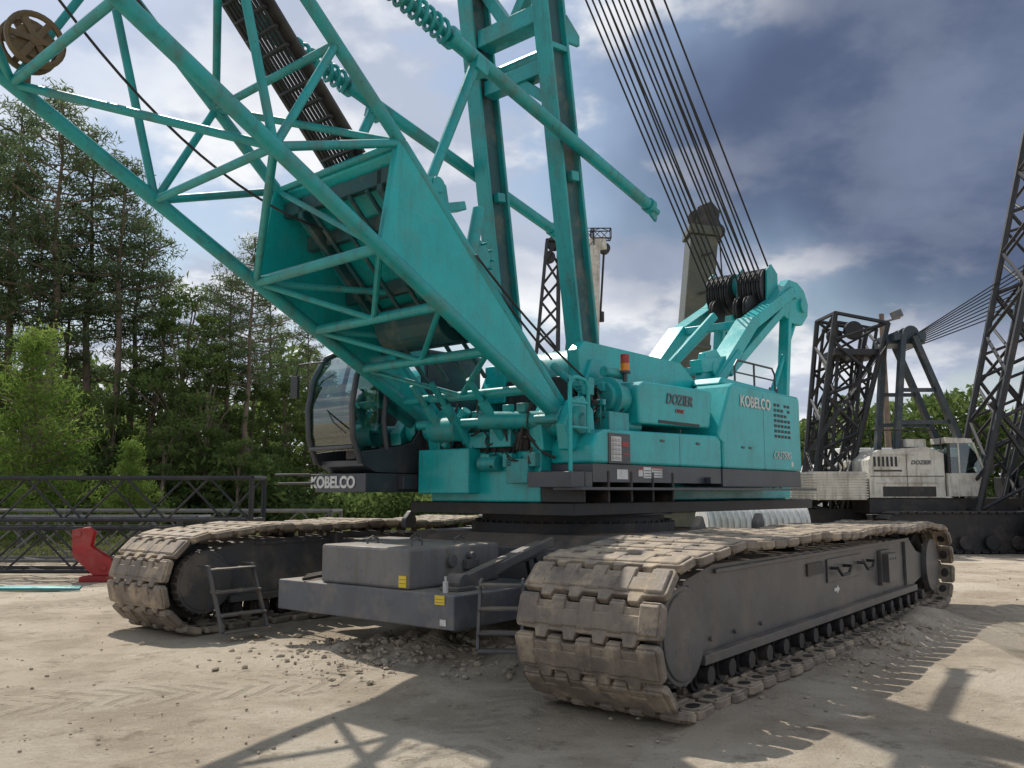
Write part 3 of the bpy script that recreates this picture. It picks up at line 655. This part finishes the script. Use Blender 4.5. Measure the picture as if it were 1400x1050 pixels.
mb.tube((mx(7.9)+.25,-.5,7.85),(mx(7.9)+.25,.5,7.85),.13,18); mb.tube((mx(14),-.8,14),(mx(14),.8,14),.12,16); mb.prism([(mx(8)+.2,7.9),(mx(8)+.5,7.95),(mx(8)+.5,8.1),(mx(8)+.2,8.3)],-.80,-.74)
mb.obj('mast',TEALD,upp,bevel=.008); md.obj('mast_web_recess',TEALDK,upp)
mb=MB()
for k in range(8): mb.wheel((mx(14),-.6+k*.17,14),.28,.07,24,.03)
mb.obj('mast_sheaves',BLACK,upp,smooth=True)
# gantry
mb=MB()
for y in (-.78,.62):
    mb.beam((2.55,y,3.35),(4.2,y,4.75),.24,.34,up=(0,1,0)); mb.beam((4.2,y,4.72),(6.0,y,5.62),.22,.30,up=(0,1,0))
    mb.beam((2.3,y,3.75),(3.4,y,3.95),.22,.22); mb.beam((3.3,y,3.75),(5.6,y,5.2),.16,.22,up=(0,1,0))
    mb.prism([(5.6,5.1),(6.0,5.0),(6.45,5.02),(6.75,5.25),(6.8,5.5),(6.62,5.75),(6.3,5.86),(5.9,5.85),(5.3,5.4)],y-.09,y+.09)
    mb.wheel((6.45,y,5.42),.14,.3,22); mb.wheel((6.1,y,5.58),.09,.3,18)
    mb.beam((5.35,y,2.0),(5.9,y,5.2),.14,.2,up=(0,1,0)); mb.tube((5.0,y,3.4),(6.3,y,5.1),.05,12)
    mb.prism([(2.2,3.1),(3.3,3.1),(3.2,3.9),(2.9,4.1),(2.5,4.0)],y-.06,y+.06); mb.wheel((2.75,y,3.75),.12,.25,20)
for p in ((4.2,4.74),(5.9,5.6),(3.1,3.8)): mb.beam((p[0],-.75,p[1]),(p[0],.6,p[1]),.12,.14)
mb.beam((3.9,-.3,4.9),(2.6,.3,3.5),.1,.14); mb.box(4.9,5.5,-.95,.95,2.255,3.4)
mb.tube((2.6,-.95,3.45),(3.5,-.95,4.1),.08,14)
mb.obj('gantry',TEAL,upp,bevel=.012,seg=2,smooth=True)
mb=MB(); GX,GZ=5.45,5.62
gys=list(np.linspace(-.62,-.22,5))+list(np.linspace(.05,.45,5))
for y in gys: mb.wheel((GX,y,GZ),.40,.075,28,.03)
for y in (-.5,-.3,.2): mb.wheel((4.95,y,5.15),.27,.075,26,.03)
mb.obj('gantry_sheaves',BLACK,upp,smooth=True)
mb=MB()
for y in (-.70,-.10,.52): mb.prism([(5.2,5.2),(5.7,5.2),(5.72,5.95),(5.45,6.1),(5.25,5.95)],y-.02,y+.02)
mb.wheel((5.45,-.12,5.75),.2,.9,20)
mb.obj('sheave_cheeks',TEALD,upp,bevel=.006)
mb=MB()
for i,y in enumerate(gys):
    y2=-.6+i*.13
    mb.tube((GX-.38,y,GZ+.08),(mx(14)-.2,y2,14.1),.0185,6)
    if i%2==0: mb.tube((GX+.36,y,GZ+.15),(mx(14)+.25,y2+.04,14.1),.0185,6)
ba=V((-3.9,0,5.05)); bb=V((-9.5,0,10.75))
for k in range(9):
    o=V((0,-.24+k*.06,0)); mb.tube(ba+o,bb+o,.017,6); mb.tube(ba+o+V((.09,.02,.08)),bb+o+V((.09,.02,.08)),.017,6)
mb.tube((-9.5,0,10.75),(mx(13.8),0,13.8),.03,6)
mb.hose((-2.6,-.3,4.8),(-1.6,-.9,3.4),.03,.015); mb.hose((-7.5,.8,6.9),(-4.2,.4,4.75),.45,.014,seg=16); mb.hose((-6.6,1.0,7.3),(-4.0,.7,5.4),.3,.014,seg=16)
mb.hose((-3.3,-1.18,4.35),(-1.1,-1.3,3.0),.1,.014)
mb.obj('wire_ropes',ROPE,upp,smooth=True)
mb=MB()
for t in np.linspace(0,1,40): 
    c=ba.lerp(bb,t); mb.beam(c+V((0,-.27,0)),c+V((0,.27,0)),.05,.03)
for k in (-.27,.27): mb.beam(ba+V((0.05,k,0.04)),bb+V((.05,k,.04)),.03,.18,up=(0,1,0))
mb.obj('pendant_bundle',paint('weathered_dark',(.05,.045,.045),dirt=(.12,.10,.08),dirt_amt=.4),upp)
mb=MB(); c0=(-7.18,1.02,6.02)
mb.wheel(c0,.06,.22,16)
for sg in (-.09,.09):
    mb.path([(c0[0]+.25*math.cos(a),c0[1]+sg,c0[2]+.25*math.sin(a)) for a in np.linspace(0,2*math.pi,29)],.03,6)
    for k in range(6):
        a=k/6*2*math.pi; mb.beam(V((c0[0],c0[1]+sg,c0[2])),V((c0[0]+.25*math.cos(a),c0[1]+sg,c0[2]+.25*math.sin(a))),.06,.03,up=(0,1,0))
mb.wheel(c0,.17,.14,20); mb.beam((-7.18,1.1,5.55),(-7.18,1.1,6.02),.1,.05)
mb.obj('cable_reel',BROWN,boom,smooth=True)
# ================================================================== BACKGROUND MACHINES
def rounded_track(mb,x0,x1,y0,y1,h):
    r=h/2; poly=[(x1-r+r*math.cos(a),r+r*math.sin(a)) for a in np.linspace(-math.pi/2,math.pi/2,9)]+[(x0+r+r*math.cos(a),r+r*math.sin(a)) for a in np.linspace(math.pi/2,3*math.pi/2,9)]
    mb.prism(poly,y0+.12,y1-.12)
    L=x1-x0-2*r; n=int(L/.25)
    for i in range(n+1):
        x=x0+r+i*L/n
        for z in (0.03,h): mb.box(x-.1,x+.1,y0,y1,z-.03,z+.03)
    for cx,a0 in ((x1-r,-90),(x0+r,90)):
        for a in np.linspace(a0+15,a0+165,7):
            ca,sa=math.cos(math.radians(a)),math.sin(math.radians(a)); c=V((cx+r*ca,(y0+y1)/2,r+r*sa)); d=V((-sa,0,ca))
            mb.beam(c-d*.1,c+d*.1,y1-y0,.06,up=(ca,0,sa))
cr=empty('crawler_crane',(12.4,27.5,0),0)
mb=MB(); rounded_track(mb,-1.8,5.2,-2.6,-1.7,1.15); rounded_track(mb,-1.8,5.2,1.7,2.6,1.15); mb.box(-.6,2.6,-1.7,1.7,.5,1.0); mb.box(-1.6,3.5,-1.2,1.2,1.1,1.55)
for k in range(8): mb.wheel((-1.0+k*.75,-2.62,.3),.2,.1,14)
mb.obj('undercarriage',BLACK,cr,bevel=.01)
mb=MB(); mb.prism([(-1.6,1.56),(.7,1.56),(.7,2.9),(.2,3.1),(-1.3,3.0),(-1.6,2.7)],-1.25,1.25); mb.box(-3.3,-1.7,-1.3,1.3,1.5,2.35)
for k in range(10): mb.box(-3.34,-1.66,-1.33,1.33,1.55+k*.08,1.59+k*.08)
mb.prism([(.75,1.6),(1.75,1.6),(1.9,1.8),(1.85,2.3),(.75,2.3)],-1.35,-.4); mb.prism([(.72,3.2),(1.55,3.2),(1.5,3.34),(.72,3.38)],-1.37,-.38)
mb.beam((1.55,-1.34,3.22),(1.86,-1.34,2.3),.05,.06); mb.beam((1.1,-1.34,3.22),(1.1,-1.34,2.3),.05,.05)
mb.box(-1.4,.5,-1.28,-1.2,2.0,2.05); mb.box(-1.2,-.2,-1.28,-1.25,2.85,2.88); mb.box(-.3,.3,-1.0,-.2,3.1,3.35)
mb.obj('house',CREAM,cr,bevel=.03,seg=2)
mb=MB(); mb.prism([(.80,2.3),(1.85,2.3),(1.78,2.8),(1.55,3.2),(.80,3.2)],-1.33,-.42); mb.obj('cab_glass',GLASS,cr)
mb=MB(); mb.box(.9,1.3,-1.1,-.7,2.2,2.8); mb.box(-1.2,.4,-1.262,-1.24,1.6,1.9); mb.box(-1.55,.66,-1.262,-1.24,2.2,2.22); mb.box(-.45,-.44,-1.262,-1.24,1.6,2.9); mb.box(-1.45,-.6,-1.258,-1.22,2.35,2.40)
for k in range(6): mb.box(-1.45+k*.13,-1.38+k*.13,-1.262,-1.24,2.5,2.8)
mb.box(.76,.84,-1.36,-1.30,2.3,3.2); mb.path([(-1.5,-1.3,3.05),(-1.5,-1.3,3.6),(.6,-1.3,3.6),(.6,-1.3,3.0)],.025,6); mb.path([(1.9,-1.2,2.9),(2.1,-1.3,2.9),(2.1,-1.3,2.6)],.02,5); mb.box(2.06,2.14,-1.36,-1.26,2.3,2.65)
mb.obj('dark_trim',BLACK,cr)
text('DOZIER',.17,(-.02,-1.268,2.62),rs,LTXT,cr,shear=.25,bold=.004)
mb=MB()
for y in (-.7,.7):
    mb.beam((-.5,y,2.9),(-.1,y,6.6),.16,.24,up=(0,1,0)); mb.beam((1.8,y,2.5),(.25,y,6.6),.16,.24,up=(0,1,0)); mb.beam((-.2,y,4.9),(.9,y,4.9),.1,.12); mb.beam((-.35,y,3.9),(1.25,y,3.9),.1,.12)
mb.beam((-.3,-.8,6.6),(-.3,.8,6.6),.2,.24); mb.beam((.5,-.8,6.6),(.5,.8,6.6),.2,.24); mb.box(-.5,.7,-.5,.5,6.4,6.7)
for k in range(3): mb.wheel((.3,-.4+k*.4,6.75),.25,.1,18)
mb.obj('a_frame',paint('dark_teal_steel',(.03,.05,.065),dirt_amt=.2),cr)
mb=MB()
for k in range(9): mb.tube((.4,-.6+k*.15,6.7-.05*k),(12.5,-.2+k*.05,14.2-.42*k),.02,5)
for k in range(4): mb.tube((-.3,-.4+k*.2,6.6),(-3.2,-1+k*.1,3.0),.018,5)
mb.obj('ropes',ROPE,cr)
def lat_tower(name,p0,p1,w0,w1,bays,rc,rl,up=(0,1,0)):
    e=empty(name,(p0[0],p0[1],0)); m=MB(); q0=V(p0)-V((p0[0],p0[1],0)); q1=V(p1)-V((p0[0],p0[1],0))
    m.lattice(q0,q1,w0,w1,bays,rc,rl,up); m.obj('lattice',BLK2,e,smooth=True); return e
lb=lat_tower('lattice_boom',(10.0,28.2,1.2),(11.2,28.0,7.3),.95,1.7,7,.085,.055)
m=MB(); m.lattice((.95,-.2,6.3),(.3,-.2,0.3),.8,.5,8,.06,.045,(0,1,0)); m.box(-.7,.9,-.6,.6,.02,1.2)
m.box(.35,1.95,-.85,.6,6.1,6.3); m.lattice((.2,.5,.5),(1.4,.5,7.2),1.0,1.3,7,.06,.045,(0,1,0))
for k in range(6): m.tube((.9,-.5+k*.2,6.3),(-.9,-.5+k*.2,1.2),.018,5)
m.wheel((1.2,-.3,7.0),.3,.2,18); m.wheel((.8,.3,6.9),.25,.2,18)
m.obj('base_frame',BLK2,lb,bevel=.01)
rb=lat_tower('lattice_boom',(14.5,26.5,1.0),(18.2,26.0,14.5),1.5,2.1,10,.10,.06)
m=MB(); m.lattice((.6,1.5,0.8),(3.9,1.5,12.5),1.3,1.7,11,.08,.055,(0,1,0)); m.box(-.4,3.6,-1.2,2.2,.02,1.1); m.box(1.2,3.8,-1.0,1.8,1.1,2.2)
m.beam((3.0,-.5,1.0),(-.2,-.8,4.4),.12,.12); m.lattice((1.6,-.2,1.0),(4.6,-.2,10.0),1.0,1.4,9,.07,.05,(0,1,0))
for k in range(5): m.tube((.2+.3*k,-.4,1.6),(2.6+.25*k,-.4,9.5),.025,5)
m.obj('base_frame',BLK2,rb,bevel=.01)
tr=empty('crawler_crane',(17.6,24.5,0)); m=MB(); rounded_track(m,-3.2,5,-1,0,1.05)
for k in range(9): m.wheel((-2.4+k*.8,-1.02,.3),.2,.1,14)
m.obj('track',BLACK,tr); m=MB(); m.prism([(-2.2,1.3),(4,1.3),(4,3.4),(0,3.5),(-1,2.6),(-2.2,2.3)],-.8,1.5); m.obj('house',CREAM,tr,bevel=.03); m=MB(); m.box(-.8,-.1,-.82,-.79,2.3,2.9); m.box(-2.25,4,-.84,-.8,1.3,1.5); m.obj('windows',BLACK,tr)
te=empty('telescopic_crane',(6.0,31,0))
m=MB(); m.beam((0,0,1.5),(1.0,0,11.0),1.0,1.3,up=(0,1,0),w2=1.0,h2=1.2); m.beam((.55,0,6.8),(.57,0,7.0),1.1,1.32,up=(0,1,0)); m.beam((1.0,0,11.0),(1.04,0,11.35),1.2,1.35,up=(0,1,0)); m.obj('boom',OLIVE,te,bevel=.05,seg=2)
m=MB(); m.prism([(.65,11.3),(1.5,11.3),(1.6,11.9),(1.3,12.3),(.8,12.1)],-.5,.5); m.wheel((.75,-.3,11.7),.3,.2,20); m.wheel((1.5,-.3,11.2),.3,.2,20); m.wheel((1.55,-.3,8.6),.28,.3,20); m.prism([(1.25,8.2),(1.55,7.9),(1.85,8.2),(1.8,8.9),(1.3,8.9)],-.4,.4); m.tube((1.7,-.3,7.9),(1.6,-.3,11),.03,6); m.tube((1.65,-.2,7.3),(1.65,-.2,8.0),.12,10)
for z in (2.5,4.0,5.5,7.4,8.8,10.2): 
    xx=(z-1.5)/9.5; m.tube((xx-.1,-.70,z),(xx+.3,-.70,z+.1),.04,6)
m.obj('boom_head',BLACK,te,bevel=.03)
m=MB(); rounded_track(m,-3,3,-2.3,-1.5,1.1); rounded_track(m,-3,3,1.5,2.3,1.1); m.box(-2,2.5,-1.5,1.5,1.0,2.6); m.obj('carrier',OLIVE,te,bevel=.03)
tw=empty('telescopic_crane',(3.0,34,0))
m=MB(); m.beam((.1,0,1.5),(.35,0,11.6),.42,.5,up=(0,1,0)); m.prism([(-1.5,.9),(2.5,.9),(2.5,2.1),(1.2,2.4),(-1.5,2.2)],-1,1); m.beam((-.1,0,11.6),(.8,0,11.7),.4,.55); m.obj('boom',CREAM,tw,bevel=.03)
m=MB(); m.wheel((.75,0,11.5),.22,.3,16)
m.lattice((.1,0,11.3),(.1,0,12.3),.4,.4,2,.03,.02,(0,1,0)); m.lattice((.2,0,12.1),(1.0,0,12.1),.4,.4,2,.03,.02); m.tube((.55,0,8.9),(.72,0,11.4),.05,6); m.tube((.55,0,8.5),(.55,0,8.9),.15,10); m.prism([(-1.8,.02),(2.8,.02),(2.8,.9),(-1.6,.9)],-1.2,1.2)
m.obj('boom_head',BLACK,tw,bevel=.02)
tl=lat_tower('lattice_boom',(1.1,36,.5),(1.75,36,12.4),1.5,.5,13,.08,.055)
m=MB(); m.lattice((1.0,.3,.3),(1.5,0,9),.9,.35,10,.06,.045,(0,1,0)); m.wheel((.7,0,12.3),.3,.3,16); m.wheel((.5,0,11.7),.25,.3,16); m.prism([(-1.5,.02),(2.2,.02),(2.0,1.6),(-1.2,1.6)],-1,1); m.obj('jib',BLK2,tl)
cw=empty('ribbed_drum',(5.3,19.3,0),math.radians(6)); m=MB()
m.tube((-1.15,0,1.02),(1.15,0,1.02),.46,28)
for k in range(17): m.tube((-1.12+k*.137,0,1.02),(-1.06+k*.137,0,1.02),.50,28)
m.obj('drum',WHITE,cw,smooth=True); m=MB()
for x in (-.8,.8): m.prism([(x-.25,.0),(x+.25,.0),(x+.15,.62),(x-.15,.62)],-.5,.5)
m.obj('stand',BLACK,cw,bevel=.01)
wt=empty('box_truck',(15.5,38,0)); m=MB(); m.box(-1.5,3.5,-1.2,1.2,1.0,3.6); m.prism([(-3.2,.8),(-1.6,.8),(-1.6,2.9),(-2.5,2.9),(-3.0,2.0),(-3.2,1.9)],-1.1,1.1); m.obj('body',WHITE,wt,bevel=.04)
m=MB()
for x in (-2.4,2.4):
    for y in (-1.05,1.05): m.wheel((x,y,.5),.5,.3,20)
m.box(-3.1,3.4,-.9,.9,.6,.95); m.box(-2.4,-1.8,-1.12,-1.09,2.0,2.7); m.obj('wheels',BLACK,wt)
fp=empty('floodlight_pole',(19.6,45,0)); m=MB(); m.tube((0,0,0),(0,0,11.1),.18,10,.13); m.obj('pole',BARK,fp)
m=MB(); m.beam((-.2,0,10.6),(1.0,0,10.9),.1,.1); m.beam((.5,0,10.95),(1.0,-.25,11.15),.35,.4); m.obj('lamp_head',GREY2,fp,bevel=.03)
GL=paint('grey_lattice',(.12,.125,.12),dirt_amt=.3,streak=0)
def stack(cx,cy,L,z0,s,rz,name='stored_boom_section',mat=BLK2,bays=9):
    e=empty(name,(cx,cy,0),rz); m=MB(); m.lattice((-L/2,0,z0+s/2),(L/2,0,z0+s/2),s,s,bays,.045,.026)
    for sg in (-1,1): m.lattice((sg*L/2,0,z0+s/2),(sg*(L/2+.02),0,z0+s/2),s,s,1,.05,.04)
    if z0<.4:
        for x in (-L*.35,L*.35): m.box(x-.12,x+.12,-s*.6,s*.6,0,z0)
    else:
        for x in (-L*.35,L*.35): m.box(x-.07,x+.07,-s*.55,s*.55,z0-.12,z0)
    m.obj('lattice',mat,e,smooth=True)
stack(-10.3,18.3,9.2,.14,.86,math.radians(-2),bays=10)
stack(-10.0,18.2,9.4,1.17,.86,math.radians(-1),bays=11)
stack(-12.5,21.0,10,.14,1.0,math.radians(2),mat=GL)
stack(-9.2,23.5,9.0,.14,1.1,math.radians(-3),mat=GL,bays=8)
rt=empty('red_jib_frame',(-8.35,17.3,0),.2); m=MB()
rp=[(-.32,1.0),(-.05,1.05),(.08,.95),(.03,.68),(.48,.36),(.45,.10),(.1,.12),(-.28,.48)]
m.prism(rp,-.03,.0); m.prism(rp,.22,.25)
m.tube((-.2,-.06,.92),(-.2,.30,.92),.06,16); m.tube((.3,-.06,.25),(.3,.30,.25),.06,16); m.box(-.1,.4,-.2,.4,0,.10); m.obj('frame',RED,rt,bevel=.008,smooth=True)
ts=empty('pipe_scraps',(-8.5,15.6,0)); m=MB()
for k in range(6): m.tube((-.8+random.uniform(-.3,.3),k*.09,.04),(.7+random.uniform(-.3,.3),k*.05,.04),.025,8)
m.obj('pipes',TEALD,ts,smooth=True)
wb=empty('timber_post',(3.88,5.6,0)); m=MB(); m.box(0,.12,0,.12,0,1.12); m.beam((.06,.06,1.0),(1.2,.8,1.02),.1,.08); m.obj('post',BARK,wb,bevel=.01)
# ================================================================== VEGETATION
def leaf_mesh(name,centers,size_l,size_w,tones,mat,extra=None):
    n=len(centers); a=rng.normal(size=(n,3)); a/=np.linalg.norm(a,axis=1)[:,None]
    b=rng.normal(size=(n,3)); b-= (b*a).sum(1)[:,None]*a; b/=np.linalg.norm(b,axis=1)[:,None]
    L=size_l*rng.uniform(.6,1.4,n)[:,None]; W=size_w*rng.uniform(.6,1.4,n)[:,None]
    v=np.stack([centers-a*L/2,centers+b*W/2,centers+a*L/2],1).reshape(-1,3)
    f=np.arange(3*n).reshape(-1,3)
    vs=v.tolist(); fs=f.tolist(); me=bpy.data.meshes.new(name)
    if extra:
        o=len(vs); vs+=list(extra.v); fs+=[tuple(i+o for i in ff) for ff in extra.f]
    me.from_pydata(vs,[],fs); me.materials.append(mat); me.materials.append(BARK)
    mi=np.zeros(len(fs),dtype=np.int32); mi[n:]=1; me.polygons.foreach_set('material_index',mi)
    at=me.attributes.new('tone','FLOAT','FACE'); t=np.zeros(len(fs),dtype=np.float32); t[:n]=tones; at.data.foreach_set('value',t)
    return me
def pine_mesh(seed,h,cs,cw,nb,per=26,mat=NEEDLE,ll=.40,lw=.13,young=False):
    r=random.Random(seed); ex=MB(); cen=[]; ton=[]
    bend=[(r.uniform(-.25,.25),r.uniform(-.25,.25)) for _ in range(7)]
    tp=[V((bend[i][0],bend[i][1],h*i/6)) for i in range(7)]; tp[0]=V((0,0,0))
    for i in range(6): ex.tube(tp[i],tp[i+1],(.24*h/18)*(1-i/6.6),8,(.24*h/18)*(1-(i+1)/6.6))
    def trunk(z):
        k=min(5,int(z/h*6)); return tp[k].lerp(tp[k+1],z/h*6-k)
    for b in range(nb):
        t=(b+r.random())/nb; z=h*(cs+(1-cs)*t*.98); p=trunk(z)
        prof=(1-t)**.5*(.6+.4*math.sin(min(1,t*2.2)*math.pi/2)) if not young else (1-t)**.8
        L=cw*max(.14,prof)*r.uniform(.35,1.2); az=b*2.4+r.uniform(-.4,.4); up=r.uniform(-.10,.30)+(.35*t)
        d=V((math.cos(az),math.sin(az),up)).normalized(); q=p+d*L; q2=p+d*L*.6+V((0,0,-.06*L))
        ex.path([p,q2,q],.045 if not young else .02,4)
        nc=max(2,int(L/(.55 if not young else .3))); sp=1 if not young else .6
        for c in range(nc):
            s=.42+.6*(c+r.random())/nc; cc=p.lerp(q,s)+V((r.gauss(0,.30),r.gauss(0,.30),r.gauss(.05,.12)))*sp
            pts=rng.normal(size=(per,3))*np.array([.34,.34,.15 if not young else .26])*sp*(.8+.5*r.random())
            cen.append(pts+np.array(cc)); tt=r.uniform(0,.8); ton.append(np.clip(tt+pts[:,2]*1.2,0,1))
    return leaf_mesh('pine_tree',np.concatenate(cen),ll,lw,np.concatenate(ton),mat,ex)
def broad_mesh(seed,h,w,nclump,per=110):
    r=random.Random(seed); ex=MB(); cen=[];ton=[]
    ex.tube((0,0,0),(0,0,h*.7),.2,8,.08)
    for k in range(nclump):
        t=r.random(); z=h*(.10+.88*t); rad=w*math.sin(math.pi*min(.97,.18+.78*t))**.7*r.uniform(.3,1.0); az=r.uniform(0,6.283)
        c=V((rad*math.cos(az),rad*math.sin(az),z)); s=r.uniform(.4,.95)
        if k%3==0: ex.path([(0,0,max(1,z*.6)),(c.x*.5,c.y*.5,z*.85),tuple(c)],.04,4)
        pts=rng.normal(size=(per,3)); pts/=np.linalg.norm(pts,axis=1)[:,None]; pts*=(rng.uniform(.2,1,per)**.5*s)[:,None]; pts[:,2]*=.55
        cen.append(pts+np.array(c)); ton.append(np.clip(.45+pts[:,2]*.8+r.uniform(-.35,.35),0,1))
    return leaf_mesh('broadleaf_tree',np.concatenate(cen),.30,.20,np.concatenate(ton),LEAF,ex)
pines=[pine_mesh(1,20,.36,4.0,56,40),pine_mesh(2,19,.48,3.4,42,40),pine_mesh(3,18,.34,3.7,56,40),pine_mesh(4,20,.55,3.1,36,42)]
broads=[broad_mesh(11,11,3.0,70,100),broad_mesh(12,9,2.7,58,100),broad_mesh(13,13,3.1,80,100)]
def put(me,name,x,y,s,rz,sz=None):
    o=bpy.data.objects.new(name,me); scene.collection.objects.link(o); o.location=(x,y,-.05); o.scale=(s,s,sz or s); o.rotation_euler=(0,0,rz)
def at(u,Y): return (u-700)/1180*Y
rr=random.Random(5)
def height(v,Y): return 1.75+Y*math.tan(math.radians(7.1)+math.atan((525-v)/1180))
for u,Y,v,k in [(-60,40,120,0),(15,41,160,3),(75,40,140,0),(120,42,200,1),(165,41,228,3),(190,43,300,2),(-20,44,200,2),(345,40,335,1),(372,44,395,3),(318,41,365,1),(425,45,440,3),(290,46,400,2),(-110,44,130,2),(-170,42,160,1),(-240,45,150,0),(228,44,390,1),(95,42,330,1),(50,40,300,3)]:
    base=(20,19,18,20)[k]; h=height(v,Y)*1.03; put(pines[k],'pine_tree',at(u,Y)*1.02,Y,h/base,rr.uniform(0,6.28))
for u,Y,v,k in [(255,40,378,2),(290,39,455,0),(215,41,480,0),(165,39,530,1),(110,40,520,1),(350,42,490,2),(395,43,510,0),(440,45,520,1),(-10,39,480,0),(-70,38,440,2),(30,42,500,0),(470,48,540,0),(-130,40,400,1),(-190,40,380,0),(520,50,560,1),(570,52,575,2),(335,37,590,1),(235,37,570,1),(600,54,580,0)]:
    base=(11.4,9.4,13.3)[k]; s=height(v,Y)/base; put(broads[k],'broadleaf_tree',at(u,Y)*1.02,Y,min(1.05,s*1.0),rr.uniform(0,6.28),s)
young=pine_mesh(9,6.4,.02,2.5,115,36,BRIGHT,.22,.075,True)
put(young,'young_pine_tree',-15.6,28,1.10,.4); put(young,'young_pine_tree',-13.2,30,.55,2.2); put(young,'young_pine_tree',-18.5,29,.9,4)
def mass(name,x0,x1,y0,y1,hfun,n,l,wd,mat):
    x=rng.uniform(x0,x1,n); y=rng.uniform(y0,y1,n); h=hfun(x); z=h*rng.random(n)**.8
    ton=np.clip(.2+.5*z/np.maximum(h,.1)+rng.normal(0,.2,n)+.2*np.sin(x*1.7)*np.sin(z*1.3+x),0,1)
    me=leaf_mesh(name,np.stack([x,y,z],1),l,wd,ton,mat); o=bpy.data.objects.new(name,me); scene.collection.objects.link(o)
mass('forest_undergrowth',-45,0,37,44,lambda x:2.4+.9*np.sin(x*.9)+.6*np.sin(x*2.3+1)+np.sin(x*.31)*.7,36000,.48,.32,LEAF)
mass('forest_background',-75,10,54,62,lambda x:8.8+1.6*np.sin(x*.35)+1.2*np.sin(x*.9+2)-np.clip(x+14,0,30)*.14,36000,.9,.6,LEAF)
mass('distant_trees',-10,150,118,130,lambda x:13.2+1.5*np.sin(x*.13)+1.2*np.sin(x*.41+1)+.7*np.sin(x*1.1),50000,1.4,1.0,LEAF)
mass('grass',-24,-3,21.5,37,lambda x:.32+.1*np.sin(x*3),30000,.30,.06,GRASSM)
